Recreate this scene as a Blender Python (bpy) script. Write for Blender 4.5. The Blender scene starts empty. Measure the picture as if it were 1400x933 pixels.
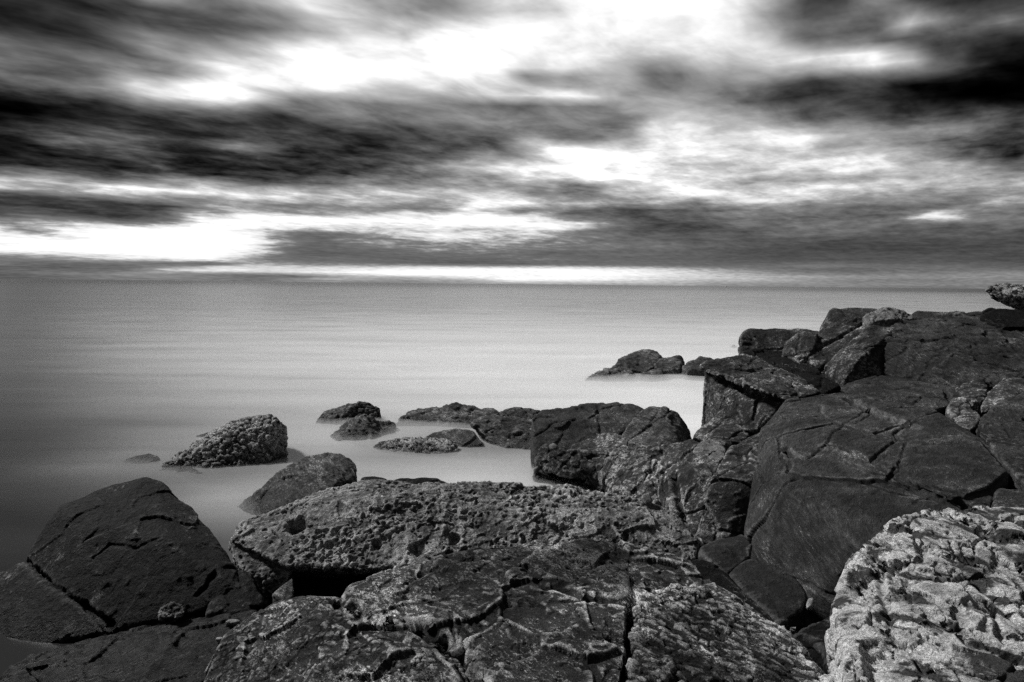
import bpy, bmesh, math
import numpy as np
from mathutils import Vector, Matrix
from mathutils.bvhtree import BVHTree

sc = bpy.context.scene
COL = sc.collection
R = math.radians

# ------------------------------------------------------------------ camera
CAM = np.array((0.0, 0.0, 3.0))
F = 933.33                      # focal length in pixels of the 1400 px wide photograph (24 mm)
PITCH, ROLL = R(4.78), R(0.573)
_fwd = np.array((0, math.cos(PITCH), -math.sin(PITCH)))
_up0 = np.array((0, math.sin(PITCH), math.cos(PITCH)))
_rt0 = np.array((1.0, 0, 0))
_up = _up0 * math.cos(ROLL) - _rt0 * math.sin(ROLL)
_rt = _rt0 * math.cos(ROLL) + _up0 * math.sin(ROLL)

cam = bpy.data.cameras.new('camera')
cam.lens, cam.sensor_width = 24.0, 36.0
cam.clip_start, cam.clip_end = 0.05, 60000
co = bpy.data.objects.new('camera', cam)
COL.objects.link(co)
co.matrix_world = Matrix(((_rt[0], _up[0], -_fwd[0], CAM[0]),
                          (_rt[1], _up[1], -_fwd[1], CAM[1]),
                          (_rt[2], _up[2], -_fwd[2], CAM[2]), (0, 0, 0, 1)))
sc.camera = co


def ray(px, py):
    return _fwd + _rt * ((px - 700) / F) + _up * ((466.5 - py) / F)


def at(px, py, Y):
    d = ray(px, py)
    return CAM + d * (Y / d[1])


def proj(d):
    w = d @ _fwd
    return 700 + F * (d @ _rt) / w, 466.5 - F * (d @ _up) / w


# ------------------------------------------------------------------ render look
sc.render.engine = 'CYCLES'
sc.view_settings.view_transform = 'Standard'
sc.view_settings.look = 'None'
sc.view_settings.gamma = 1.0
sc.view_settings.use_curve_mapping = False
sc.view_settings.exposure = 0.0
sc.cycles.use_denoising = False
sc.cycles.max_bounces = 6
sc.cycles.diffuse_bounces = 3
sc.cycles.volume_bounces = 1
sc.cycles.sample_clamp_indirect = 1.5
sc.cycles.sample_clamp_direct = 3.0
sc.cycles.caustics_reflective = False
sc.cycles.caustics_refractive = False
sc.cycles.blur_glossy = 0.5

SUN_EL, SUN_AZ = R(43), R(-64)          # azimuth from the view direction, to the left
SUN_STRENGTH, SUN_ANGLE = 5.0, R(6)
SKY_STRENGTH = 0.1
CLOUD_GAIN = 0.92

# ------------------------------------------------------------------ node helper


class NT:
    def __init__(s, tree):
        s.t = tree
        s.n, s.l = tree.nodes, tree.links

    def node(s, typ, ins=None, **kw):
        nd = s.n.new(typ)
        for k, v in kw.items():
            setattr(nd, k, v)
        for k, v in (ins or {}).items():
            s.set(nd.inputs[k], v)
        return nd

    def set(s, sock, v):
        if isinstance(v, bpy.types.NodeSocket):
            s.l.new(v, sock)
        else:
            sock.default_value = v

    def m(s, op, a, b=0.0, c=None, clamp=False):
        nd = s.node('ShaderNodeMath', operation=op, use_clamp=clamp)
        s.set(nd.inputs[0], a)
        s.set(nd.inputs[1], b)
        if c is not None:
            s.set(nd.inputs[2], c)
        return nd.outputs[0]

    def vm(s, op, a, b=(0, 0, 0)):
        nd = s.node('ShaderNodeVectorMath', operation=op)
        s.set(nd.inputs[0], a)
        s.set(nd.inputs[1], b)
        return nd.outputs[0]

    def mr(s, v, a, b, c=0.0, d=1.0, smooth=False):
        nd = s.node('ShaderNodeMapRange', interpolation_type='SMOOTHSTEP' if smooth else 'LINEAR')
        for i, x in enumerate((v, a, b, c, d)):
            s.set(nd.inputs[i], x)
        return nd.outputs[0]

    def mix(s, f, a, b):
        nd = s.node('ShaderNodeMix', data_type='FLOAT')
        s.set(nd.inputs[0], f)
        s.set(nd.inputs[2], a)
        s.set(nd.inputs[3], b)
        return nd.outputs[0]

    def noise(s, vec, scale, detail=4.0, rough=0.5, dist=0.0, lac=2.0):
        nd = s.node('ShaderNodeTexNoise', {'Vector': vec, 'Scale': scale, 'Detail': detail, 'Roughness': rough,
                                           'Distortion': dist, 'Lacunarity': lac})
        return nd.outputs[0]

    def combine(s, x, y, z):
        nd = s.node('ShaderNodeCombineXYZ')
        for i, v in enumerate((x, y, z)):
            s.set(nd.inputs[i], v)
        return nd.outputs[0]

    def grey(s, v):
        nd = s.node('ShaderNodeCombineColor')
        for i in range(3):
            s.set(nd.inputs[i], v)
        return nd.outputs[0]


# ------------------------------------------------------------------ sky: broken cloud, monochrome
ROWS = """
0: 16 18 18 22 65 36 50 68 95 99 62 55 48 65 85 95 98 98 98 98 85 55 20 25 55 18 15 14 12
15: 18 20 20 20 25 22 28 40 85 97 65 50 50 65 78 90 98 98 98 98 90 50 22 45 35 45 20 25 30
28: 18 18 22 28 25 28 26 35 60 90 70 60 62 75 90 98 98 98 98 97 90 55 35 60 28 80 35 50 60
45: 35 38 30 35 40 32 22 28 45 78 85 75 88 97 99 99 99 99 97 93 88 55 55 32 30 35 25 35 22
60: 30 50 42 45 45 70 40 50 80 98 99 99 99 99 99 99 99 98 95 92 90 55 35 30 35 28 22 20 12
75: 35 40 50 35 45 50 60 90 98 100 100 100 100 99 99 99 98 95 80 85 90 75 80 95 93 88 40 22 10
90: 42 35 40 40 45 60 90 98 99 99 99 99 99 97 90 92 85 75 45 70 72 88 92 94 93 75 45 20 10
103: 45 40 40 75 60 70 95 99 99 99 98 95 95 90 55 65 60 65 40 45 70 70 65 65 60 35 15 6 4
118: 25 45 60 80 95 99 99 95 95 92 88 85 75 82 60 60 60 65 55 60 55 45 20 18 28 5 2 2 2
133: 6 8 25 60 75 97 98 85 70 55 60 62 60 75 90 90 85 60 65 50 35 20 22 25 20 6 2 2 2
148: 2 3 10 28 35 45 60 60 45 35 55 55 45 45 40 50 45 75 70 60 80 65 40 25 18 15 22 30 25
163: 2 5 15 20 18 18 25 30 25 32 40 45 50 60 45 45 65 55 85 75 65 45 40 30 30 30 32 28 32
178: 12 30 30 20 15 12 18 20 35 25 28 25 25 45 40 55 40 40 92 92 80 95 75 60 70 65 55 40 30
190: 8 25 55 60 25 12 45 50 25 30 20 22 30 35 50 70 55 55 85 92 88 97 85 70 60 45 40 35 22
202: 6 12 25 30 20 15 28 55 22 20 25 25 30 25 65 95 96 85 92 95 97 98 70 55 55 60 40 35 25
216: 15 10 8 15 35 22 15 20 22 25 25 28 45 45 75 98 100 99 90 85 75 96 95 90 75 85 75 50 30
230: 30 35 18 15 25 18 15 18 18 28 40 42 55 75 96 99 100 97 75 92 65 75 90 97 92 55 45 55 40
243: 75 70 45 30 60 30 25 22 25 32 45 40 55 60 80 90 98 98 97 95 92 65 65 70 75 75 90 80 55
255: 92 90 85 88 90 88 75 50 70 42 50 45 58 62 60 50 50 75 90 93 60 72 90 95 75 70 65 55 45
266: 25 30 60 75 88 92 92 90 85 85 75 92 75 88 80 55 42 65 85 97 88 95 88 92 60 55 50 80 60
278: 22 24 25 25 25 30 40 75 45 75 65 70 42 98 95 70 85 70 60 60 72 90 45 45 48 50 48 65 50
288: 24 22 22 22 24 30 85 60 50 45 45 40 55 95 50 65 40 32 35 45 45 42 55 48 45 50 75 60 55
298: 70 60 40 25 24 40 97 98 98 98 98 98 98 98 97 75 45 35 30 50 55 48 45 45 42 45 92 60 45
306: 50 80 75 85 80 95 100 100 100 100 100 100 100 100 98 98 85 32 30 20 50 55 42 42 42 42 45 48 48
315: 90 60 92 94 80 97 100 75 50 55 65 70 75 70 75 75 60 32 30 28 35 42 55 50 65 42 38 40 38
325: 93 95 96 97 98 99 99 98 50 50 70 75 90 85 70 72 55 50 42 45 40 45 50 38 35 45 42 36 38
335: 85 92 95 98 99 99 99 95 42 55 60 62 65 65 65 62 62 60 52 50 42 35 34 32 30 30 30 30 32
345: 80 85 92 95 96 97 98 75 48 45 50 50 55 58 60 45 50 50 52 45 40 35 34 34 33 32 32 32 33
354: 60 65 72 80 85 90 92 60 55 50 48 50 55 52 55 58 55 55 52 48 45 38 36 36 36 36 38 36 34
361: 44 44 44 48 50 45 42 75 48 55 50 46 46 48 50 50 50 48 48 45 45 40 58 60 55 45 42 42 42
368: 42 44 44 44 46 94 96 97 98 97 97 96 96 95 92 92 90 86 80 72 68 50 42 42 42 48 48 46 45
375: 44 45 46 48 48 50 50 50 60 90 95 97 98 98 98 97 96 92 88 80 72 68 62 60 60 60 58 58 58
381: 40 42 42 44 48 46 46 48 50 55 60 70 72 78 97 98 97 95 90 82 78 70 66 62 56 54 52 52 52
390: 38 40 42 44 46 46 46 48 50 50 52 54 55 56 58 60 60 60 60 58 56 54 52 50 50 48 48 48 48
"""
TY, TV = [], []
for ln in ROWS.strip().splitlines():
    a, b = ln.split(':')
    TY.append(float(a))
    TV.append([float(v) / 100 for v in b.split()])
TY, TV = np.array(TY), np.array(TV)


def table(px, py):
    py = min(max(py, TY[0]), TY[-1])
    k = min(int(np.searchsorted(TY, py, 'right')) - 1, len(TY) - 2)
    t = (py - TY[k]) / (TY[k + 1] - TY[k])
    u = min(max(px, 0), 1399.9) / 50
    j = int(u)
    w = u - j
    r0 = TV[k][j] * (1 - w) + TV[k][j + 1] * w
    r1 = TV[k + 1][j] * (1 - w) + TV[k + 1][j + 1] * w
    return r0 * (1 - t) + r1 * t


world = bpy.data.worlds.new('World')
sc.world = world
world.use_nodes = True
world.node_tree.nodes.clear()
W = NT(world.node_tree)
dirv = W.node('ShaderNodeTexCoord').outputs['Generated']
sep = W.node('ShaderNodeSeparateXYZ', {0: dirv})
dx, dy, dz = sep.outputs
az = W.m('ARCTAN2', dx, dy)
el = W.m('ARCSINE', dz)
# cloud-layer coordinates, turned so that the wind runs along one axis
zz = W.m('ADD', W.m('MAXIMUM', dz, 0.0), 0.10)
cxp, cyp = W.m('DIVIDE', dx, zz), W.m('DIVIDE', dy, zz)
wa = R(44)
sx = W.m('ADD', W.m('MULTIPLY', cxp, math.cos(wa)), W.m('MULTIPLY', cyp, -math.sin(wa)))
sy = W.m('ADD', W.m('MULTIPLY', cxp, math.sin(wa)), W.m('MULTIPLY', cyp, math.cos(wa)))
streak = W.combine(W.m('MULTIPLY', sx, 1.0), W.m('MULTIPLY', sy, 0.42), 0.0)
streak2 = W.combine(W.m('MULTIPLY', sx, 1.0), W.m('MULTIPLY', sy, 0.62), 4.0)
n_big = W.noise(streak, 2.0, 2.5, 0.5)
n_w = W.noise(W.vm('ADD', streak, (3, 1, 8)), 2.6, 2.5, 0.5)
n_mid = W.noise(W.vm('ADD', streak2, (7, 3, 1)), 4.5, 4, 0.54, 0.3)
# near the horizon the layers are seen edge-on: long level bands
band = W.combine(W.m('MULTIPLY', az, 3.0), W.m('MULTIPLY', el, 46.0), 2.0)
n_band = W.noise(band, 1.9, 7, 0.64)
lowf = W.mr(el, R(1.0), R(9.0), 1.0, 0.0, True)
# domain warp
wamp = W.mr(el, 0.0, R(16), 0.0022, 0.026)
el_w = W.m('ADD', el, W.m('MULTIPLY', W.m('SUBTRACT', W.mix(lowf, n_big, n_band), 0.5), wamp))
az_w = W.m('ADD', az, W.m('MULTIPLY', W.m('SUBTRACT', W.mix(lowf, n_w, n_band), 0.5), 0.17))

els = []
for y in TY[::-1]:
    d = ray(700, y)
    els.append(math.asin(d[2] / np.linalg.norm(d)))
els = [e for e in els if e > -0.002]
AZ0, AZ1 = R(-62), R(62)
u = W.mr(az_w, AZ0, AZ1)
azs = np.linspace(R(-37.5), R(37.5), 29)
prev = None
rows = [(e, None) for e in els] + [(R(31), 0.36), (R(42), 0.34), (R(60), 0.34)]  # unseen sky overhead, darkened to cut fill and deepen rock shadows
for k, (e, flat) in enumerate(rows):
    rp = W.node('ShaderNodeValToRGB')
    rp.color_ramp.interpolation = 'LINEAR'
    els_ = rp.color_ramp.elements
    vals = []
    for a in azs:
        if flat is None:
            d = np.array((math.cos(e) * math.sin(a), math.cos(e) * math.cos(a), math.sin(e)))
            px, py = proj(d)
            v = table(px, py)
        else:
            v = flat
        vals.append(((a - AZ0) / (AZ1 - AZ0), v))
    vals = [(0.0, 0.36)] + vals + [(1.0, 0.36)]  # unseen sky to the sides and behind, darkened likewise
    els_[0].position, els_[1].position = 0.0, 1.0
    els_[0].color = (vals[0][1],) * 3 + (1,)
    els_[1].color = (vals[-1][1],) * 3 + (1,)
    for p, v in vals[1:-1]:
        q = els_.new(p)
        q.color = (v, v, v, 1)
    W.set(rp.inputs[0], u)
    cur = W.node('ShaderNodeSeparateColor', {0: rp.outputs[0]}).outputs[0]
    if prev is None:
        prev = cur
    else:
        prev = W.mix(W.mr(el_w, rows[k - 1][0], e), prev, cur)
# streaky detail
det = W.m('SUBTRACT', W.mix(lowf, n_mid, n_band), 0.5)
n_fine = W.noise(W.vm('ADD', streak2, (1, 9, 4)), 11.0, 5, 0.6, 0.3)
det = W.m('ADD', W.m('MULTIPLY', det, W.mix(lowf, 0.62, 0.42)),
          W.m('MULTIPLY', W.m('SUBTRACT', n_fine, 0.5), W.mix(W.mr(el, R(7), R(15), 0.0, 1.0, True), 0.30, 0.13)))
n_mot = W.noise(W.combine(W.m('MULTIPLY', az, 11.0), W.m('MULTIPLY', el, 52.0), 6.0), 2.0, 6, 0.62, 0.4)
mot = W.m('MULTIPLY', W.mr(el, R(1.2), R(4.0), 0.0, 1.0, True), W.mr(el, R(8.0), R(15.0), 0.42, 0.08, True))
det = W.m('ADD', det, W.m('MULTIPLY', W.m('SUBTRACT', n_mot, 0.5), mot))
val = W.m('ADD', prev, W.m('MULTIPLY', det, W.mr(prev, 0.0, 0.25, 0.25, 1.0)))
# low over the sea the banks have firm edges
firm = W.mr(val, 0.58, 0.80, 0.36, 1.0, True)
val = W.mix(W.m('MULTIPLY', W.m('MULTIPLY', lowf, W.mr(el, R(0.4), R(2.2), 0.15, 1.0, True)), 0.55), val, W.mix(0.35, firm, W.m('MULTIPLY', val, firm)))
val = W.m('MAXIMUM', W.m('MULTIPLY', val, 1.02), 0.012)
lum = W.m('POWER', val, 2.2)
# clear gaps let the blue-free Nishita sky through, cloud covers it elsewhere
sky = W.node('ShaderNodeTexSky', sky_type='NISHITA', sun_disc=False)
sky.sun_elevation, sky.sun_rotation = SUN_EL, SUN_AZ
bw = W.node('ShaderNodeRGBToBW', {0: sky.outputs[0]}).outputs[0]
gap = W.mr(val, 0.75, 1.05, 0.0, 0.35, True)
cloud = W.m('MULTIPLY', lum, CLOUD_GAIN / SKY_STRENGTH)
gap_sky = W.m('MINIMUM', W.m('MULTIPLY', bw, 1.3), 22.0)
tot = W.m('ADD', cloud, W.m('MULTIPLY', gap, gap_sky))
bg = W.node('ShaderNodeBackground', {'Color': W.grey(tot), 'Strength': SKY_STRENGTH})
out = W.node('ShaderNodeOutputWorld', {'Surface': bg.outputs[0]})
world.cycles.sampling_method = 'MANUAL'
world.cycles.sample_map_resolution = 1024

sun = bpy.data.lights.new('sun', 'SUN')
sun.energy, sun.angle = SUN_STRENGTH, SUN_ANGLE
sun.color = (1.0, 0.995, 0.985)
so = bpy.data.objects.new('sun', sun)
COL.objects.link(so)
sdir = Vector((math.sin(SUN_AZ) * math.cos(SUN_EL), math.cos(SUN_AZ) * math.cos(SUN_EL), math.sin(SUN_EL)))
so.rotation_euler = sdir.to_track_quat('Z', 'Y').to_euler()
so.location = sdir * 50

# ------------------------------------------------------------------ numpy noise
_G = np.array([(1, 1, 0), (-1, 1, 0), (1, -1, 0), (-1, -1, 0), (1, 0, 1), (-1, 0, 1), (1, 0, -1), (-1, 0, -1),
               (0, 1, 1), (0, -1, 1), (0, 1, -1), (0, -1, -1), (1, 1, 0), (-1, 1, 0), (0, -1, 1), (0, -1, -1)], np.float32)


def _hash(x, y, z, s):
    h = (x.astype(np.uint32) * np.uint32(73856093)) ^ (y.astype(np.uint32) * np.uint32(19349663)) \
        ^ (z.astype(np.uint32) * np.uint32(83492791)) ^ np.uint32((s * 2654435761) & 0xffffffff)
    h ^= h >> np.uint32(13)
    h *= np.uint32(1274126177)
    h ^= h >> np.uint32(16)
    return h


from concurrent.futures import ThreadPoolExecutor
POOL = ThreadPoolExecutor(4)


def chunked(fn):
    def run(p, seed=0):
        if len(p) < 4000:
            return fn(p, seed)
        parts = list(POOL.map(lambda q: fn(q, seed), np.array_split(p, 4 * (1 + len(p) // 80000))))
        if isinstance(parts[0], tuple):
            return tuple(np.concatenate(z) for z in zip(*parts))
        return np.concatenate(parts)
    return run


@chunked
def perlin(p, seed=0):
    i = np.floor(p).astype(np.int32)
    f = (p - i).astype(np.float32)
    w = f * f * f * (f * (f * 6 - 15) + 10)
    r = 0
    for a in (0, 1):
        for b in (0, 1):
            for c in (0, 1):
                g = _G[_hash(i[:, 0] + a, i[:, 1] + b, i[:, 2] + c, seed) & np.uint32(15)]
                dt = g[:, 0] * (f[:, 0] - a) + g[:, 1] * (f[:, 1] - b) + g[:, 2] * (f[:, 2] - c)
                wx = w[:, 0] if a else 1 - w[:, 0]
                wy = w[:, 1] if b else 1 - w[:, 1]
                wz = w[:, 2] if c else 1 - w[:, 2]
                r = r + dt * wx * wy * wz
    return r


def fbm(p, freq, octv=4, gain=0.5, seed=0, ridged=False):
    r, a, tot = 0, 1.0, 0.0
    for k in range(octv):
        n = perlin(p * freq + 17.3 * k, seed + k)
        if ridged:
            n = 1 - 2 * np.abs(n)
        r = r + n * a
        tot += a
        a *= gain
        freq *= 2.03
    return r / tot


@chunked
def worley(p, seed=0):
    """distance to the nearest two feature points and a plane of random tilt through the nearest"""
    i = np.floor(p).astype(np.int32)
    N = len(p)
    d1 = np.full(N, 9.0, np.float32)
    d2 = np.full(N, 9.0, np.float32)
    pl = np.zeros(N, np.float32)
    for a in (-1, 0, 1):
        for b in (-1, 0, 1):
            for c in (-1, 0, 1):
                x, y, z = i[:, 0] + a, i[:, 1] + b, i[:, 2] + c
                h = _hash(x, y, z, seed)
                h2 = h * np.uint32(747796405) + np.uint32(2891336453)
                h2 ^= h2 >> np.uint32(15)
                q = np.stack((x + (h & 1023) / 1023.0, y + ((h >> np.uint32(10)) & 1023) / 1023.0,
                              z + ((h >> np.uint32(20)) & 1023) / 1023.0), 1)
                v = (p - q).astype(np.float32)
                d = np.sqrt((v * v).sum(1))
                g = np.stack(((h2 & 255) / 127.5 - 1, ((h2 >> np.uint32(8)) & 255) / 127.5 - 1,
                              ((h2 >> np.uint32(16)) & 255) / 127.5 - 1), 1).astype(np.float32)
                pv = (v * g).sum(1) + ((h2 >> np.uint32(24)) & 255) / 255.0 * 0.5 - 0.25
                m = d < d1
                d2 = np.where(m, d1, np.minimum(d2, d))
                pl = np.where(m, pv, pl)
                d1 = np.where(m, d, d1)
    return d1, d2, pl


def stretch(p, axis, k):
    """squeeze space across `axis` k times, so that noise makes sheets lying square to the axis"""
    a = np.array(axis, float)
    a /= np.linalg.norm(a)
    return p + np.outer(p @ a, a) * (k - 1)


# ------------------------------------------------------------------ materials
def rock_material(name, dark, mid, pale, pale_amt=0.5, strata=None, k_strata=5.0, scale=1.0, bump=1.0, speck=0.5, edge=0.7, patch=0.0,
                  spots=0.0, rough=0.8, dark_patch=0.0, wet=True):
    m = bpy.data.materials.new(name)
    m.use_nodes = True
    m.node_tree.nodes.clear()
    T = NT(m.node_tree)
    pos = T.node('ShaderNodeNewGeometry').outputs['Position']
    sep = T.node('ShaderNodeSeparateXYZ', {0: pos})
    if strata is not None:
        a = Vector(strata).normalized()
        dot = T.node('ShaderNodeVectorMath', operation='DOT_PRODUCT')
        T.set(dot.inputs[0], pos)
        dot.inputs[1].default_value = a
        sc_ = T.node('ShaderNodeVectorMath', operation='SCALE')
        sc_.inputs[0].default_value = a * (k_strata - 1)
        T.set(sc_.inputs['Scale'], dot.outputs['Value'])
        q = T.vm('ADD', pos, sc_.outputs[0])
    else:
        q = pos
    n1 = T.noise(pos, 1.7 * scale, 6, 0.6, 0.3)
    n2 = T.noise(q, 7.0 * scale, 9, 0.68, 0.4)
    n3 = T.noise(q, 26.0 * scale, 8, 0.7, 0.2)
    n4 = T.noise(pos, 95.0 * scale, 5, 0.7)
    v = T.m('ADD', T.m('MULTIPLY', n1, 0.45), T.m('MULTIPLY', n2, 0.55))
    tone = T.mr(v, 0.36, 0.66, 0.0, 1.0, True)
    base = T.mix(tone, dark, mid)
    # pale lichen and worn crystal, in ragged flecks gathered in patches
    pt = T.m('ADD', T.m('MULTIPLY', n3, 0.55), T.m('MULTIPLY', n4, 0.28))
    pt = T.m('ADD', pt, T.m('MULTIPLY', T.m('SUBTRACT', n1, 0.5), 0.55))
    pt = T.m('ADD', pt, T.m('MULTIPLY', T.m('SUBTRACT', n2, 0.5), 0.35))
    th = 0.62 - 0.25 * pale_amt
    pm = T.mr(pt, th, th + 0.11, 0.0, 1.0)
    base = T.mix(pm, base, pale)
    # proud ridges and arrises paler: wear, plus lit rims painted into the colour
    pr_ = T.node('ShaderNodeAttribute', attribute_name='proud').outputs['Fac']
    em = T.m('MULTIPLY', T.mr(T.m('ADD', pr_, T.m('MULTIPLY', T.m('SUBTRACT', n3, 0.5), 1.8)), 0.18, 0.9, 0.0, edge), T.mr(n2, 0.34, 0.56))
    base = T.mix(em, base, T.m('MAXIMUM', base, T.m('MULTIPLY', pale, 0.85)))
    if patch:
        pn = T.noise(T.vm('ADD', pos, (11.0, 4.0, 2.0)), 1.1 * scale, 7, 0.62, 0.8)
        base = T.m('MULTIPLY', base, T.mr(pn, 0.40, 0.62, 1 / (1 + patch), 1 + patch, True))
    # mineral grain
    gr = T.mr(n4, 0.3, 0.7, 1 - speck, 1 + speck)
    base = T.m('MULTIPLY', base, gr)
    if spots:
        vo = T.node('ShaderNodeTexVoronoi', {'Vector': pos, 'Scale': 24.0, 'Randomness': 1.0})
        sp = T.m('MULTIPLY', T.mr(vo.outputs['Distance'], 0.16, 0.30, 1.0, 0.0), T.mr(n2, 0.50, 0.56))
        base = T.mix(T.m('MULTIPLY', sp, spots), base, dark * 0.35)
    if dark_patch:  # black lichen, and shade put into the colour as dark patches
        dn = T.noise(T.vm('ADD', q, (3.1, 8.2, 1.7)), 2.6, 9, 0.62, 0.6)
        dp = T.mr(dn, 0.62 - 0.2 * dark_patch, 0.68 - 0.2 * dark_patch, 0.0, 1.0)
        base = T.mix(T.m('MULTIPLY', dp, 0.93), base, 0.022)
    rgh = T.mr(n3, 0.3, 0.7, rough - 0.12, rough + 0.12)
    if wet:
        # the washed zone at the waterline is dark with weed and stays wet
        wz = T.m('ADD', sep.outputs[2], T.m('MULTIPLY', T.m('SUBTRACT', n2, 0.5), 0.35))
        wm = T.mr(wz, 0.04, 0.22, 1.0, 0.0, True)
        base = T.m('MULTIPLY', base, T.mix(wm, 1.0, 0.55))
        rgh = T.mix(wm, rgh, 0.42)
    h = T.m('ADD', T.m('MULTIPLY', n2, 0.045), T.m('MULTIPLY', n3, 0.026))
    h = T.m('ADD', h, T.m('MULTIPLY', n4, 0.008))
    vc = T.node('ShaderNodeTexVoronoi', {'Vector': T.vm('ADD', q, T.vm('MULTIPLY', T.grey(n3), (0.12, 0.12, 0.12))),
                                         'Scale': 9.0 * scale}, feature='DISTANCE_TO_EDGE')
    h = T.m('ADD', h, T.m('MULTIPLY', T.mr(vc.outputs['Distance'], 0.0, 0.05, -1.0, 0.0), T.mr(n1, 0.5, 0.6, 0.0, 0.009)))
    bp = T.node('ShaderNodeBump', {'Strength': 1.0, 'Distance': bump, 'Height': h})
    pr = T.node('ShaderNodeBsdfPrincipled', {'Base Color': T.grey(base), 'Roughness': rgh, 'Normal': bp.outputs[0]})
    pr.inputs['Specular IOR Level'].default_value = 0.10 if 'black' in name else 0.16
    T.node('ShaderNodeOutputMaterial', {'Surface': pr.outputs[0]})
    return m


M = {
    'black': rock_material('black_weathered_rock', 0.002, 0.008, 0.18, 0.45, bump=1.3, scale=1.0, speck=0.7, rough=0.7, patch=0.5, edge=0.5),
    'wet': rock_material('black_wet_rock', 0.002, 0.006, 0.035, 0.2, strata=(0.5, -0.8, 0.2), bump=0.35, rough=0.5, edge=0.4),
    'fore': rock_material('dark_flecked_rock', 0.006, 0.045, 0.44, 0.60, strata=(0.75, 0.7, 0.5), k_strata=2.6, bump=1.5, speck=0.75, spots=0.5, patch=1.7),
    'pitted': rock_material('pitted_grey_rock', 0.026, 0.23, 0.50, 0.72, bump=1.4, scale=1.4, speck=0.6, patch=0.3, edge=0.9),
    'slab': rock_material('smooth_dark_slab', 0.016, 0.058, 0.32, 0.46, strata=(0.25, -0.35, 1.0), k_strata=6, bump=1.2, speck=0.65, rough=0.75, patch=0.6, edge=0.4),
    'block': rock_material('jointed_dark_block', 0.011, 0.066, 0.40, 0.66, bump=1.5, speck=0.7, spots=0.4, patch=0.7, edge=0.9),
    'grey': rock_material('grey_sea_rock', 0.016, 0.095, 0.36, 0.60, strata=(0.5, 0.3, 0.8), k_strata=3, bump=1.2, speck=0.6, patch=0.4, edge=0.9),
    'barnacle': rock_material('barnacled_rock', 0.010, 0.13, 0.55, 0.85, strata=(0.75, 0.2, 0.6), k_strata=2.5, scale=1.2, bump=1.6, speck=0.6, patch=0.4, edge=0.9),
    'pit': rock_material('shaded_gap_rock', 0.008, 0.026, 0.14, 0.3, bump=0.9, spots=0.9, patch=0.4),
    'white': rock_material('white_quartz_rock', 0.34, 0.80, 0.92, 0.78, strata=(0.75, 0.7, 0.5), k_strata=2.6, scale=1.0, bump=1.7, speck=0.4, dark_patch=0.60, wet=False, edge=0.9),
    'pale': rock_material('pale_crusted_stone', 0.06, 0.24, 0.50, 0.5, bump=1.0, scale=2.0),
}

# ------------------------------------------------------------------ rock builder
DEPS = None
GROUP = {'sea': 'rocks standing in the sea', 'fore': 'foreground boulders', 'out': 'blocks of the rocky outcrop',
         'mid': 'boulders at the water\'s edge', 'gap': 'small stones lying between the boulders'}


def hull_bmesh(hulls, shore=0):
    bm = bmesh.new()
    for hdef in hulls:
        pts, opt = hdef if isinstance(hdef, tuple) else (hdef, {})
        back, base, pinch = opt.get('back', 0.8), opt.get('base', -0.3), opt.get('pinch', 0.12)
        # the shore runs on past the right of the frame
        V = np.array([at(p[0] + (shore if p[0] >= 1430 else 0), p[1], p[2]) for p in pts])
        cx = V[:, 0].mean()
        rayv = V - CAM
        B = CAM + rayv * (1 + back / rayv[:, 1:2])
        B[:, 0] += (cx * (1 + back / V[:, 1].mean()) - B[:, 0]) * pinch
        B[:, 2] -= 0.06 * back + 0.03
        allp = [V, B]
        if base is not None:
            for Q in (V, B):
                D = Q.copy()
                D[:, 2] = np.minimum(D[:, 2], base)
                D[:, 0] += (cx - D[:, 0]) * 0.04
                allp.append(D)
        tmp = bmesh.new()
        for p in np.concatenate(allp):
            tmp.verts.new(p)
        r = bmesh.ops.convex_hull(tmp, input=tmp.verts)
        loose = [v for v in tmp.verts if not v.link_faces]
        bmesh.ops.delete(tmp, geom=loose, context='VERTS')
        bmesh.ops.recalc_face_normals(tmp, faces=tmp.faces)
        me = bpy.data.meshes.new('t')
        tmp.to_mesh(me)
        tmp.free()
        bm.from_mesh(me)
        bpy.data.meshes.remove(me)
    return bm


def normals(v, tri):
    n = np.cross(v[tri[:, 1]] - v[tri[:, 0]], v[tri[:, 2]] - v[tri[:, 0]])
    out = np.stack([np.bincount(tri.ravel(), np.repeat(n[:, k], 3), len(v)) for k in range(3)], 1)
    return out / np.maximum(np.linalg.norm(out, axis=1, keepdims=True), 1e-12)


SEED = [1]


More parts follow.
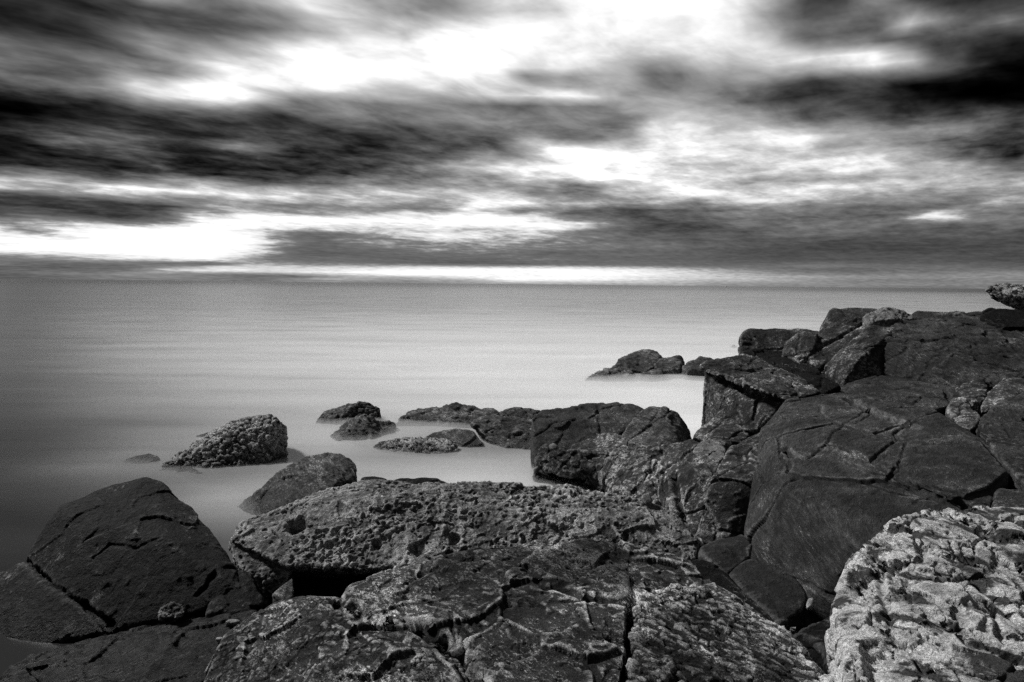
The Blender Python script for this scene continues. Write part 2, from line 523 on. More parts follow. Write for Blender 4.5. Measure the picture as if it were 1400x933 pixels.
def rock(name, label, cat, group, mat, hulls, smooth=6, amp=1.0, disp=None, cracks=(), vox=None, strata=None, fac=1.0,
         dents=(), dens=1.0, terr=None, joints=None):
    SEED[0] += 13
    sd = SEED[0]
    bm = hull_bmesh(hulls, 300 if group == 'out' else 70)
    bvh = BVHTree.FromBMesh(bm)
    me = bpy.data.meshes.new(name)
    bm.to_mesh(me)
    bm.free()
    co_ = np.empty(len(me.vertices) * 3, np.float32)
    me.vertices.foreach_get('co', co_)
    h0 = hulls[0][0] if isinstance(hulls[0], tuple) else hulls[0]
    ymin = float(np.median([q[2] for q in h0]))
    vox = vox or max(0.0085, 0.0019 * ymin * dens)
    o = bpy.data.objects.new(name, me)
    COL.objects.link(o)
    md = o.modifiers.new('r', 'REMESH')
    md.mode, md.voxel_size = 'VOXEL', vox
    dg = bpy.context.evaluated_depsgraph_get()
    m2 = bpy.data.meshes.new_from_object(o.evaluated_get(dg))
    o.modifiers.clear()
    n = len(m2.vertices)
    v = np.empty(n * 3, np.float32)
    m2.vertices.foreach_get('co', v)
    v = v.reshape(-1, 3).astype(np.float64)
    e = np.empty(len(m2.edges) * 2, np.int32)
    m2.edges.foreach_get('vertices', e)
    e = e.reshape(-1, 2)
    m2.calc_loop_triangles()
    tri = np.empty(len(m2.loop_triangles) * 3, np.int32)
    m2.loop_triangles.foreach_get('vertices', tri)
    tri = tri.reshape(-1, 3)
    deg = np.maximum(np.bincount(e.ravel(), minlength=n), 1)
    # rounding radius is given in metres-ish: more passes where the mesh is finer
    for _ in range(int(max(2, smooth * (0.014 / vox) ** 1.2 * 4))):
        s = np.stack([np.bincount(e[:, 0], v[e[:, 1], k], n) + np.bincount(e[:, 1], v[e[:, 0], k], n) for k in range(3)], 1)
        v += 0.6 * (s / deg[:, None] - v)
    nr = normals(v, tri)
    P = v.copy()
    # broad swelling and chipped facets
    d = 0.05 * amp * fbm(P, 1.3, 3, 0.5, sd)
    if fac:
        wp = P + 0.12 * np.stack([perlin(P * 2.5, sd + 40 + k) for k in range(3)], 1)
        _, _, pl = worley(wp * 2.2, sd)
        d += 0.030 * fac * amp * pl
        _, _, pl = worley(wp * 6.5, sd + 5)
        d += 0.011 * fac * amp * pl
    if joints:
        js, jw, jd = joints
        wp = P + 0.10 * np.stack([perlin(P * 1.7, sd + 50 + k) for k in range(3)], 1) + 0.02 * np.stack([perlin(P * 8, sd + 55 + k) for k in range(3)], 1)
        j1, j2, jp = worley(wp * js, sd + 15)
        d += 0.35 * jd * np.sign(jp) * smooth01(np.abs(jp) * 3) - jd * smooth01((jw * js - (j2 - j1)) / (jw * js))
    if terr:
        ax, step, na_ = terr
        a_ = np.array(ax, float)
        a_ /= np.linalg.norm(a_)
        t_ = (P @ a_ + na_ * fbm(P, 0.9, 4, 0.55, sd + 25)) / step
        fr = t_ - np.floor(t_)
        face = smooth01((np.abs(nr @ a_) - 0.72) / 0.2) * smooth01(0.35 + 2.6 * fbm(P, 0.8, 3, 0.5, sd + 27))
        d += step * 0.75 * face * (smooth01((fr - 0.44) / 0.12) - fr)
    v = P + nr * d[:, None]
    for _ in range(1):
        s = np.stack([np.bincount(e[:, 0], v[e[:, 1], k], n) + np.bincount(e[:, 1], v[e[:, 0], k], n) for k in range(3)], 1)
        v += 0.5 * (s / deg[:, None] - v)
    nr = normals(v, tri)
    d = 0.020 * amp * fbm(P, 7.0, 4, 0.6, sd + 3) + 0.016 * amp * (fbm(P, 3.6, 4, 0.55, sd + 4, True) - 0.5)
    if strata is not None:
        ax, k, a = strata
        q = stretch(P, ax, k)
        d += a * fbm(q, 1.8, 4, 0.55, sd + 8)
        d -= 0.7 * a * np.clip(fbm(q, 2.4, 3, 0.5, sd + 21, True) - 0.62, 0, 1) * 3
    if disp:
        d = d + disp(P, sd)
    # joints and cracks: polylines carried onto the surface
    wob = np.stack([perlin(P * 9, sd + 60 + k) for k in range(3)], 1) * 0.022 \
        + np.stack([perlin(P * 30, sd + 70 + k) for k in range(3)], 1) * 0.005
    PW = P + wob
    for line, width, depth in cracks:
        pts3 = []
        for px, py in line:
            hit = bvh.ray_cast(Vector(CAM), Vector(ray(px, py)).normalized())
            if hit[0] is not None:
                pts3.append(np.array(hit[0]))
        for a, b in zip(pts3[:-1], pts3[1:]):
            ab = b - a
            t = np.clip(((PW - a) @ ab) / max(ab @ ab, 1e-9), 0, 1)
            ds = np.linalg.norm(PW - a - t[:, None] * ab, axis=1)
            d = np.minimum(d, d * 0.6 - depth * np.exp(-(ds / width) ** 2)) if depth > 0 else d - depth * np.exp(-(ds / width) ** 2)
    for (px, py), rad, depth in dents:
        hit = bvh.ray_cast(Vector(CAM), Vector(ray(px, py)).normalized())
        if hit[0] is not None:
            ds = np.linalg.norm(PW - np.array(hit[0]), axis=1)
            d = d - depth * np.exp(-(ds / rad) ** 4)
    v = v + nr * d[:, None]
    # how far each point stands proud of its surroundings: ridges are coloured paler as wear and painted lit rims
    sm = v.copy()
    for _ in range(int(np.clip(2.0 * (0.02 / vox) ** 2 * 4, 4, 30))):
        s = np.stack([np.bincount(e[:, 0], sm[e[:, 1], k], n) + np.bincount(e[:, 1], sm[e[:, 0], k], n) for k in range(3)], 1)
        sm += 0.7 * (s / deg[:, None] - sm)
    proud = (((v - sm) * nr).sum(1) / vox).astype(np.float32)
    org = np.array((v[:, 0].mean(), v[:, 1].mean(), v[:, 2].min()))
    m2.vertices.foreach_set('co', (v - org).astype(np.float32).ravel())
    m2.polygons.foreach_set('use_smooth', np.ones(len(m2.polygons), bool))
    m2.update()
    m2.attributes.new('proud', 'FLOAT', 'POINT').data.foreach_set('value', proud)
    o.data = m2
    bpy.data.meshes.remove(me)
    m2.name = name
    m2.materials.clear()
    m2.materials.append(M[mat])
    o.location = org
    o['label'], o['category'], o['group'] = label, cat, GROUP[group]
    return o


# ------------------------------------------------------------------ the setting: sea and the bed under the rocks
def smooth01(x):
    x = np.clip(x, 0, 1)
    return x * x * (3 - 2 * x)


def link_mesh(name, verts, faces, mat, kind=None, smooth=True):
    me = bpy.data.meshes.new(name)
    me.from_pydata(verts, [], faces)
    if smooth:
        me.polygons.foreach_set('use_smooth', np.ones(len(me.polygons), bool))
    if mat:
        me.materials.append(mat)
    o = bpy.data.objects.new(name, me)
    COL.objects.link(o)
    if kind:
        o['kind'] = kind
    return o


def sea_material():
    m = bpy.data.materials.new('long_exposure_sea')
    m.use_nodes = True
    m.node_tree.nodes.clear()
    T = NT(m.node_tree)
    pos = T.node('ShaderNodeNewGeometry').outputs['Position']
    foam = T.node('ShaderNodeAttribute', attribute_name='foam').outputs['Fac']
    q = T.vm('MULTIPLY', pos, (0.16, 1.0, 1.0))
    n = T.noise(q, 0.55, 5, 0.55, 0.5)
    n2 = T.noise(T.vm('MULTIPLY', pos, (0.25, 1.0, 1.0)), 2.2, 4, 0.5, 0.8)
    far = T.noise(T.vm('MULTIPLY', pos, (0.004, 0.06, 1.0)), 1.0, 6, 0.65)
    w = T.m('ADD', T.m('MULTIPLY', T.m('SUBTRACT', n, 0.5), 1.1), T.m('MULTIPLY', T.m('SUBTRACT', n2, 0.5), 0.22))
    w = T.m('ADD', w, T.m('MULTIPLY', T.m('SUBTRACT', far, 0.5), 1.1))
    f = T.m('MULTIPLY', foam, T.m('ADD', 1.0, w))
    f = T.m('ADD', f, T.m('MULTIPLY', w, 0.04), clamp=True)
    base = T.mix(f, 0.012, 0.85)
    ln_ = T.node('ShaderNodeVectorMath', operation='LENGTH')
    T.set(ln_.inputs[0], pos)
    # sheltered water lies smoother than the open sea
    rgh_ = T.mr(ln_.outputs['Value'], 70.0, 1500.0, 0.25, 0.37)
    pr = T.node('ShaderNodeBsdfPrincipled', {'Base Color': T.grey(base), 'Roughness': rgh_, 'IOR': 1.33})
    pr.inputs['Specular IOR Level'].default_value = 0.45
    T.node('ShaderNodeOutputMaterial', {'Surface': pr.outputs[0]})
    return m


def foam_amount(x, y):
    """share of the water that the surf has turned to milky wash"""
    r = np.hypot(x, y)
    f = 0.10 + 0.56 * np.exp(-((np.log(np.maximum(y, 1)) - np.log(24)) / 0.80) ** 2)
    side = smooth01((x / np.maximum(y, 1) + 0.80) / 0.80)
    f *= 0.05 + 0.95 * side
    f += 0.30 * np.exp(-(((x - 4.0) / 2.5) ** 2 + ((y - 15.5) / 5.0) ** 2))
    f *= 1 - 0.5 * np.exp(-(((x + 0.9) / 1.9) ** 4 + ((y - 12.9) / 1.9) ** 4))
    f += 0.36 * np.exp(-(((x + 0.5) / 1.5) ** 2 + ((y - 10.0) / 0.8) ** 2))
    f += 0.16 * np.exp(-(((x + 3.2) / 1.3) ** 2 + ((y - 9.6) / 1.3) ** 2))
    f *= np.where(y < 9.5, 0.25 + 0.75 * smooth01((y - 6.0) / 3.5), 1.0)
    return np.where(y < 1, 0.1, f)


ang = np.concatenate((np.linspace(-180, -52, 24)[:-1], np.linspace(-52, 52, 209), np.linspace(52, 180, 24)[1:]))
rad = np.concatenate(([0.5], np.geomspace(2.0, 60, 150), np.geomspace(66, 30000, 60)))
A, RR = np.meshgrid(np.radians(ang), rad)
sx_, sy_ = np.sin(A) * RR, np.cos(A) * RR
na, nrad = len(ang), len(rad)
sv = np.stack((sx_.ravel(), sy_.ravel(), np.zeros(sx_.size)), 1)
ii, jj = np.meshgrid(np.arange(nrad - 1), np.arange(na - 1), indexing='ij')
b0 = (ii * na + jj).ravel()
sf = np.stack((b0, b0 + na, b0 + na + 1, b0 + 1), 1)
sea = link_mesh('sea', sv.tolist(), sf.tolist(), sea_material(), 'structure')
at_ = sea.data.attributes.new('foam', 'FLOAT', 'POINT')
at_.data.foreach_set('value', foam_amount(sv[:, 0], sv[:, 1]).astype(np.float32))

gx, gy = np.meshgrid(np.arange(-30, 40.1, 0.4), np.arange(-25, 50.1, 0.4))
gz = -0.9 + 1.7 * smooth01((gx - (0.33 * gy) - 0.2) / 3.0) * smooth01((16 - gy) / 3)
gz = np.maximum(gz, -0.9 + 1.05 * smooth01((6.9 - gy) / 0.6) * smooth01((gx + 2.3) / 0.8))
gz = np.maximum(gz, -0.9 + 2.2 * smooth01((2.6 - gy) / 1.2))
pp = np.stack((gx.ravel(), gy.ravel(), np.zeros(gx.size)), 1)
gz = gz + 0.10 * fbm(pp, 0.9, 4).reshape(gz.shape)
nx, ny = gx.shape[1], gx.shape[0]
ii, jj = np.meshgrid(np.arange(ny - 1), np.arange(nx - 1), indexing='ij')
b0 = (ii * nx + jj).ravel()
link_mesh('ground', np.stack((gx.ravel(), gy.ravel(), gz.ravel()), 1).tolist(),
          np.stack((b0, b0 + 1, b0 + nx + 1, b0 + nx), 1).tolist(), M['wet'], 'structure')

# the long exposure turns the surf to a low, soft mist hugging the water: one closed body, thick where the sea breaks
mu, my = np.meshgrid(np.linspace(-0.9, 0.85, 130), np.geomspace(7.8, 700, 240))
mx = mu * my
fa = foam_amount(mx, my)
edge_ = smooth01((mu + 0.9) / 0.35) * smooth01((0.85 - mu) / 0.2) * smooth01((my - 7.8) / 2.2) * smooth01(np.log(700 / my) / 3.1)
mq = np.stack((mx.ravel() * 0.35, my.ravel(), np.zeros(mx.size)), 1)
mh = 0.165 * fa * edge_ * (1 + 1.7 * fbm(mq, 0.5, 4, 0.55, 3).reshape(mx.shape))
for cx_, cy_, sg_, ad_ in ((-2.9, 13.7, 1.0, 0.07), (-3.7, 8.9, 0.7, 0.08), (4.0, 21.0, 1.6, 0.10), (-6.3, 11.0, 0.9, 0.05), (3.9, 14.0, 1.0, 0.06), (-1.3, 13.6, 1.0, 0.05)):
    mh += ad_ * np.exp(-(((mx - cx_) / (1.3 * sg_)) ** 2 + ((my - cy_) / sg_) ** 2)) * (1 + 1.2 * fbm(mq, 1.1, 3, 0.55, 8).reshape(mx.shape))
mh = np.where(edge_ < 1e-6, 0, np.clip(mh, 0.004 * edge_ ** 2, 0.4))
nmx, nmy = mx.shape[1], mx.shape[0]
mt = np.stack((mx.ravel(), my.ravel(), mh.ravel()), 1)
mb = mt.copy()
mb[:, 2] = -0.06
ii, jj = np.meshgrid(np.arange(nmy - 1), np.arange(nmx - 1), indexing='ij')
b0 = (ii * nmx + jj).ravel()
tf = np.stack((b0, b0 + 1, b0 + nmx + 1, b0 + nmx), 1)
NB = len(mt)
rim = [k for k in range(nmx)] + [nmx * k + nmx - 1 for k in range(1, nmy)] + [nmx * (nmy - 1) + k for k in range(nmx - 2, -1, -1)] + [nmx * k for k in range(nmy - 2, 0, -1)]
side = [(a, a + NB, b_ + NB, b_) for a, b_ in zip(rim, rim[1:] + rim[:1])]
mm = bpy.data.materials.new('sea_mist')
mm.use_nodes = True
mm.node_tree.nodes.clear()
T = NT(mm.node_tree)
pv = T.node('ShaderNodeVolumePrincipled', {'Color': (0.93, 0.93, 0.93, 1), 'Density': 1.1})
T.node('ShaderNodeOutputMaterial', {'Volume': pv.outputs[0]})
mm.cycles.homogeneous_volume = True
link_mesh('sea_mist', np.concatenate((mt, mb)).tolist(), tf.tolist() + (tf[:, ::-1] + NB).tolist() + side, mm, 'stuff')

# ------------------------------------------------------------------ displacement styles


def pits(scale, depth):
    def f(P, sd):
        w = P + 0.05 * np.stack([perlin(P * 12, sd + 90 + k) for k in range(3)], 1)
        pat = smooth01(0.5 + 2.2 * fbm(P, 1.5, 3, 0.5, sd + 77))
        r = 0
        for q, (s, k) in enumerate(((0.6, 0.55), (1.15, 0.7), (2.1, 0.5))):
            d1, d2, _ = worley(w * scale * s + 3 * q, sd + 31 + q)
            rad = 0.12 + 0.5 * smooth01(0.5 + 1.5 * perlin(P * 3.1 + q, sd + 41 + q)) * (0.4 + 0.6 * pat)
            r = r - depth * k * smooth01((rad - d1) / 0.22)
        r += depth * (0.25 + 0.75 * pat) * (1.5 * fbm(w, scale * 1.1, 5, 0.66, sd + 5) - 0.5 * np.abs(fbm(w, scale * 0.45, 3, 0.6, sd + 6)))
        return r
    return f


def crust(scale, a):
    def f(P, sd):
        w = P + 0.4 / scale * np.stack([perlin(P * scale, sd + 90 + k) for k in range(3)], 1)
        d1, d2, pl = worley(w * scale, sd + 31)
        return a * (0.9 * (0.5 - d1) + 0.5 * pl) - 0.9 * a * smooth01((0.10 - (d2 - d1)) / 0.10) + 0.5 * a * fbm(P, scale * 2.5, 3, 0.55, sd + 9)
    return f


def flakes(axis, k, scale, a):
    def f(P, sd):
        q = stretch(P, axis, k)
        w = q + 0.5 / scale * np.stack([perlin(q * scale * 0.7, sd + 90 + j) for j in range(3)], 1)
        d1, d2, pl = worley(w * scale, sd + 31)
        return a * (0.4 * (0.5 - d1) + 0.7 * pl) - 0.35 * a * smooth01((0.10 - (d2 - d1)) / 0.10) \
            + 1.3 * a * (fbm(q, scale * 0.7, 5, 0.62, sd + 9, True) - 0.45) + 0.6 * a * fbm(q, scale * 2.0, 3, 0.6, sd + 19)
    return f


# ------------------------------------------------------------------ rocks standing in the sea
rock('sea_rock', 'large rough barnacled boulder standing in the milky water, tilted up to the right', 'rock', 'sea', 'barnacle', [
    ([(258, 615, 11.4), (281, 597, 11.5), (297, 584, 11.7), (329, 576, 11.7), (345, 570, 11.7), (371, 567, 11.6), (382, 572, 11.5),
      (393, 584, 11.5), (389, 613, 11.4), (386, 626, 11.4), (345, 643, 10.9), (313, 645, 10.8), (258, 643, 10.9), (214, 643, 10.7), (236, 630, 11.0),
      (300, 610, 11.1), (340, 600, 11.2)], {'back': 0.7})], smooth=1.2, amp=1.0, disp=crust(9, 0.05))
rock('sea_rock', 'low flat skerry just breaking the surface in front of the barnacled boulder', 'rock', 'sea', 'grey', [
    ([(199, 653, 10.35), (222, 640, 10.7), (240, 646, 10.5), (262, 637, 10.75), (283, 650, 10.4), (246, 656, 10.2)], {'back': 0.3})],
    smooth=1.2, amp=0.7)
rock('sea_rock', 'faint dark reef barely awash behind the barnacled boulder', 'rock', 'sea', 'black', [
    ([(246, 607, 12.7), (262, 598, 13.0), (287, 590, 13.2), (290, 600, 12.8)], {'back': 0.3})], smooth=1.2, amp=0.5)
rock('sea_rock', 'small low rock awash alone in the dark water left of the barnacled boulder', 'rock', 'sea', 'grey', [
    ([(150, 641, 10.85), (165, 632, 11.1), (178, 626, 11.3), (204, 620, 11.4), (219, 626, 11.2), (186, 639, 10.9)], {'back': 0.3})],
    smooth=1.2, amp=0.6)
rock('sea_rock', 'low wide craggy rock, farther out of two side by side left of the dark reef', 'rock', 'sea', 'grey', [
    ([(428, 580, 14.3), (442, 562, 14.7), (476, 555, 14.7), (499, 549, 14.6), (511, 554, 14.6), (520, 560, 14.5), (521, 572, 14.4), (472, 582, 14.2),
      (470, 565, 14.4)], {'back': 0.5})], smooth=1.2, disp=crust(7, 0.04))
rock('sea_rock', 'small pointed rock in the water in front of a wider low craggy one', 'rock', 'sea', 'grey', [
    ([(453, 597, 13.1), (462, 587, 13.4), (476, 577, 13.5), (499, 566, 13.5), (509, 572, 13.5), (516, 577, 13.5), (508, 600, 12.9), (462, 607, 12.7)], {'back': 0.4}),
    ([(510, 578, 13.6), (540, 577, 13.8), (541, 587, 13.6), (505, 600, 12.9)], {'back': 0.2})], smooth=1.2, disp=flakes((0.6, 0.1, 0.7), 2.5, 4, 0.04))
rock('sea_rock', 'long low dark rock in the line running out from the upright block', 'rock', 'sea', 'grey', [
    ([(541, 578, 14.3), (551, 567, 14.6), (579, 559, 15), (612, 555, 15), (625, 565, 14.5), (640, 585, 14.1), (598, 583, 14.2), (542, 585, 14.1)], {'back': 0.7}),
    ([(606, 557, 14.9), (621, 551, 15), (657, 559, 14.8), (681, 563, 14.6), (676, 588, 13.9), (610, 583, 14.1)], {'back': 0.7})], smooth=1.2, disp=flakes((0.3, 0.2, 0.9), 2.5, 3, 0.04))
rock('sea_rock', 'squarish dark rock with an undercut shadowed foot, beside the upright block', 'rock', 'sea', 'grey', [
    ([(644, 580, 13.0), (656, 571, 13.3), (687, 568, 13.3), (728, 577, 13.0), (732, 600, 12.5), (664, 597, 12.7)], {'back': 0.9, 'base': None}),
    ([(655, 588, 13.1), (735, 590, 12.9), (735, 615, 12.2), (693, 610, 12.3), (668, 602, 12.6)], {'back': 0.8})], smooth=1.2, disp=flakes((0.3, 0.2, 0.9), 2.5, 3, 0.04))
rock('sea_rock', 'knobbly grey rock peeping up behind the squarish rock and the upright block', 'rock', 'sea', 'grey', [
    ([(680, 564, 15), (699, 556, 15.2), (722, 558, 15.2), (745, 562, 15), (745, 580, 14.6), (690, 580, 14.6)], {'back': 0.5})], smooth=1.2, disp=crust(5, 0.04))
rock('sea_rock', 'pale rough low rock lying nearest in the bright pool of water', 'rock', 'sea', 'barnacle', [
    ([(503, 617, 12.2), (515, 606, 12.3), (545, 599, 12.35), (575, 597, 12.35), (601, 598, 12.3), (621, 604, 12.2), (633, 621, 11.95), (588, 628, 11.7), (531, 625, 11.85),
      (560, 608, 12.1)], {'back': 0.5})], smooth=1.2, disp=crust(9, 0.035))
rock('sea_rock', 'smooth curved rock tucked behind the pale rough one in the pool', 'rock', 'sea', 'grey', [
    ([(579, 598, 12.8), (598, 591, 12.85), (626, 586, 12.8), (648, 590, 12.7), (661, 606, 12.4), (640, 611, 12.3), (610, 602, 12.6)], {'back': 0.5})], smooth=1.2, amp=0.7)
# far group
rock('sea_rock', 'rounded dark boulder, biggest and highest of the far group off the point', 'rock', 'sea', 'grey', [
    ([(841, 500, 22.4), (846, 490, 22.9), (864, 481, 23.3), (889, 477, 23.5), (897, 482, 23.3), (906, 488, 23), (899, 500, 22.4), (884, 508, 21.9), (846, 504, 22.1)], {'back': 1.5})],
    smooth=1.2, amp=1.6)
rock('sea_rock', 'cleft dark boulder leaning against the biggest boulder of the far group', 'rock', 'sea', 'grey', [
    ([(894, 500, 22.2), (903, 489, 22.8), (916, 489, 23), (929, 486, 23), (936, 495, 22.7), (930, 505, 22.1), (905, 508, 21.9)], {'back': 1.2})],
    smooth=1.2, amp=1.6)
rock('sea_rock', 'low pale ledge sloping into the water left of the far boulders', 'rock', 'sea', 'grey', [
    ([(800, 520, 21.2), (815, 510, 21.8), (843, 500, 22.1), (866, 508, 21.7), (862, 518, 21.2), (830, 521, 21.0)], {'back': 0.8})], smooth=1.2, amp=1.6, disp=flakes((0.6, 0.2, 0.7), 2.5, 2.5, 0.07))
rock('sea_rock', 'small low rock at the foot of the far boulders, on the shore side', 'rock', 'sea', 'grey', [
    ([(869, 517, 21.3), (884, 508, 21.7), (905, 504, 21.8), (908, 512, 21.5), (890, 519, 21.1)], {'back': 0.8})], smooth=1.2, amp=1.3)
rock('sea_rock', 'flat dark rock between the far boulders and the point of the outcrop', 'rock', 'sea', 'grey', [
    ([(933, 501, 22), (944, 494, 22.3), (958, 488, 22.6), (973, 491, 22.5), (990, 497, 22), (985, 507, 21.5), (940, 506, 21.6)], {'back': 0.9})], smooth=1.2, amp=1.5)
rock('sea_rock', 'low rock ending the far string, half hidden by the outcrop', 'rock', 'sea', 'grey', [
    ([(975, 497, 21.8), (993, 489, 22), (1016, 488, 22), (1020, 505, 21), (980, 508, 21)], {'back': 0.9})], smooth=1.2, amp=1.4)
rock('sea_rock', 'tiny dark rock far out, breaking the surface by itself', 'rock', 'sea', 'black', [
    ([(996, 475.5, 33.5), (1003, 471, 34), (1010, 475, 33.5), (1003, 477, 33)], {'back': 0.5})], smooth=1, amp=0.8)

# ------------------------------------------------------------------ boulders at the water's edge
rock('wedge_rock', 'ridged wedge shaped rock sloping into the water behind the long pitted boulder', 'rock', 'mid', 'grey', [
    ([(308, 708, 8.8), (325, 694, 9.0), (345, 681, 9.1), (377, 649, 9.3), (409, 629, 9.4), (430, 619, 9.35), (445, 617, 9.3), (467, 620, 9.2), (481, 628, 9.1), (488, 639, 8.95),
      (487, 651, 8.8), (442, 671, 8.45), (397, 694, 8.4), (361, 715, 8.5), (332, 718, 8.6)], {'back': 0.7, 'base': -0.4})],
    smooth=3, amp=0.9, strata=((0.8, 0.35, 0.5), 6, 0.03))
rock('upright_block', 'big upright block with a flat face and square left edge standing over the pool', 'rock', 'mid', 'slab', [
    ([(728, 572, 11.0), (740, 560, 11.3), (800, 555, 11.4), (842, 549, 11.5), (866, 553, 11.4), (881, 561, 11.2), (868, 581, 10.7), (820, 606, 10.45),
      (732, 632, 10.4), (731, 650, 10.3), (790, 640, 10.2)], {'back': 1.3, 'base': -0.5, 'pinch': 0.0})],
    smooth=1.2, amp=1.0, joints=(0.9, 0.03, 0.03), cracks=[([(818, 556), (819, 575), (822, 592)], 0.03, 0.03)])
rock('ledge_rock', 'overhanging weathered ledge at the foot of the upright block, with a dark hollow under it', 'rock', 'mid', 'block', [
    ([(732, 632, 10.2), (743, 608, 10.3), (760, 611, 10.2), (782, 616, 10.0), (812, 640, 9.7), (800, 655, 9.7), (785, 640, 9.8), (757, 637, 10.0), (748, 644, 10.0)], {'back': 0.8, 'base': None}),
    ([(731, 640, 10.2), (750, 642, 10.1), (750, 662, 10.1), (732, 662, 10.2)], {'back': 0.6}),
    ([(784, 640, 10.2), (815, 640, 9.9), (830, 664, 9.6), (800, 664, 9.9)], {'back': 0.6})], joints=(1.5, 0.03, 0.035), smooth=1.2, amp=0.9, disp=flakes((0.2, 0.2, 0.9), 2, 5, 0.03))
rock('ledge_rock', 'dark layered slab leaning between the upright block and the two-faced boulder', 'rock', 'mid', 'block', [
    ([(778, 611, 10.4), (809, 599, 10.6), (830, 594, 10.6), (893, 600, 10.2), (912, 612, 9.8), (850, 622, 9.7), (800, 618, 10.0)], {'back': 0.8})],
    joints=(1.5, 0.03, 0.035), smooth=1.2, strata=((0.2, 0.3, 0.9), 5, 0.03))
rock('two_faced_boulder', 'pyramid boulder with a pale left face and dark right face, above the ledges', 'rock', 'mid', 'grey', [
    ([(850, 594, 10.1), (866, 572, 10.3), (878, 561, 10.4), (889, 557, 10.4), (905, 557, 10.3), (926, 566, 10.3), (938, 581, 10.2), (945, 597, 10.1), (922, 606, 9.6),
      (915, 600, 9.65), (880, 612, 9.7), (855, 602, 9.95)], {'back': 0.8})], smooth=1, amp=1.0, fac=1.0, joints=(1.3, 0.03, 0.03))
rock('ledge_rock', 'curving dark ledge under the two-faced boulder, rising to the right', 'rock', 'mid', 'block', [
    ([(797, 634, 9.9), (818, 626, 10.0), (848, 618, 9.9), (880, 613, 9.8), (915, 607, 9.6), (905, 632, 9.3), (870, 640, 9.3), (820, 652, 9.6), (803, 648, 9.8)], {'back': 0.8})],
    joints=(1.5, 0.03, 0.035), smooth=1.2, disp=flakes((0.2, 0.3, 0.9), 2.5, 3, 0.03))
rock('waterline_boulder', 'lichened boulder at the edge of the dark pool below the curving ledge', 'rock', 'mid', 'block', [
    ([(820, 653, 9.5), (831, 627, 9.6), (850, 622, 9.6), (874, 622, 9.4), (904, 633, 9.0), (912, 668, 8.6), (896, 690, 8.4), (860, 682, 8.7), (842, 672, 9.0)], {'back': 0.8})],
    joints=(1.5, 0.03, 0.035), smooth=1.2, disp=crust(5, 0.025))

# ------------------------------------------------------------------ the rocky outcrop on the right
rock('outcrop_block', 'tall dark block with brushed vertical face beside the waterline boulder', 'rock', 'out', 'block', [
    ([(900, 640, 8.8), (914, 609, 9.1), (945, 600, 9.2), (975, 612, 8.8), (985, 632, 8.3), (974, 652, 8.0), (956, 700, 7.85), (945, 738, 7.75), (962, 752, 7.6), (912, 690, 8.1), (900, 665, 8.5)], {'back': 1.2})],
    joints=(1.5, 0.03, 0.035), smooth=1.2, strata=((0.9, 0.1, -0.35), 5, 0.018), cracks=[([(920, 648), (925, 680), (935, 712)], 0.04, 0.08)])
rock('outcrop_block', 'pale speckled boulder lodged on top of the brushed dark block', 'rock', 'out', 'pale', [
    ([(946, 615, 8.8), (953, 606, 9.0), (963, 602, 9.1), (981, 602, 9.0), (993, 614, 8.7), (990, 626, 8.45), (974, 636, 8.25), (955, 628, 8.5)], {'back': 0.5, 'base': 0.6})],
    joints=(1.5, 0.03, 0.035), smooth=1.2, amp=0.7)
rock('outcrop_block', 'block with a level top and deep dark front face, above the small wedged stone', 'rock', 'out', 'block', [
    ([(973, 650, 8.0), (983, 632, 8.3), (1000, 612, 8.7), (1040, 590, 9.1), (1072, 612, 8.6), (1087, 629, 8.2), (1078, 652, 7.85), (1020, 655, 7.8), (1066, 684, 7.75),
      (1018, 731, 7.6), (988, 747, 7.5), (948, 740, 7.6)], {'back': 1.2})],
    joints=(1.5, 0.03, 0.035), smooth=1.2, cracks=[([(975, 650), (960, 690), (942, 730)], 0.03, 0.06), ([(1005, 604), (1030, 618), (1052, 640)], 0.02, 0.03)])
rock('outcrop_block', 'small squared block with pale edges at the inner corner of the inlet', 'rock', 'out', 'block', [
    ([(960, 601, 9.6), (970, 592, 9.8), (980, 586, 10.0), (1007, 581, 10.0), (1024, 595, 9.6), (1008, 614, 9.1), (990, 606, 9.1), (975, 603, 9.3)], {'back': 0.7})], joints=(1.5, 0.03, 0.035), smooth=1.2, amp=0.8)
rock('outcrop_block', 'dark wedge jammed under the overhanging nose beside the inlet', 'rock', 'out', 'block', [
    ([(944, 601, 10.6), (962, 590, 10.8), (975, 574, 11.0), (986, 562, 11.0), (1003, 567, 10.8), (1037, 586, 10.2), (1012, 590, 10.1), (975, 602, 10.2)], {'back': 0.6})], joints=(1.5, 0.03, 0.035), smooth=1.2, amp=0.8)
rock('outcrop_block', 'overhanging nose of the outcrop, pale lip of lichen and painted rim light above a smooth hollow face', 'rock', 'out', 'block', [
    ([(957, 499, 11.5), (972, 494, 11.8), (1016, 483, 12.4), (1060, 500, 11.8), (1100, 518, 11.1), (1124, 537, 10.6), (1076, 547, 10.1), (1040, 535, 10.3), (1000, 515, 10.8), (962, 509, 11.3)], {'back': 1.5, 'base': None}),
    ([(963, 508, 11.5), (968, 530, 11.4), (971, 556, 11.3), (974, 572, 11.2), (992, 570, 10.8), (1040, 583, 10.2), (1060, 562, 10.25), (1085, 542, 10.3), (1030, 520, 10.8)], {'back': 1.5})],
    joints=(1.5, 0.03, 0.035), smooth=1.2, strata=((-0.3, 0.3, 0.9), 5, 0.02), cracks=[([(960, 508), (985, 514), (1005, 528), (1025, 545)], 0.03, 0.05), ([(1014, 500), (1016, 530)], 0.025, 0.04), ([(1048, 530), (1035, 550), (1030, 575)], 0.025, 0.05)])
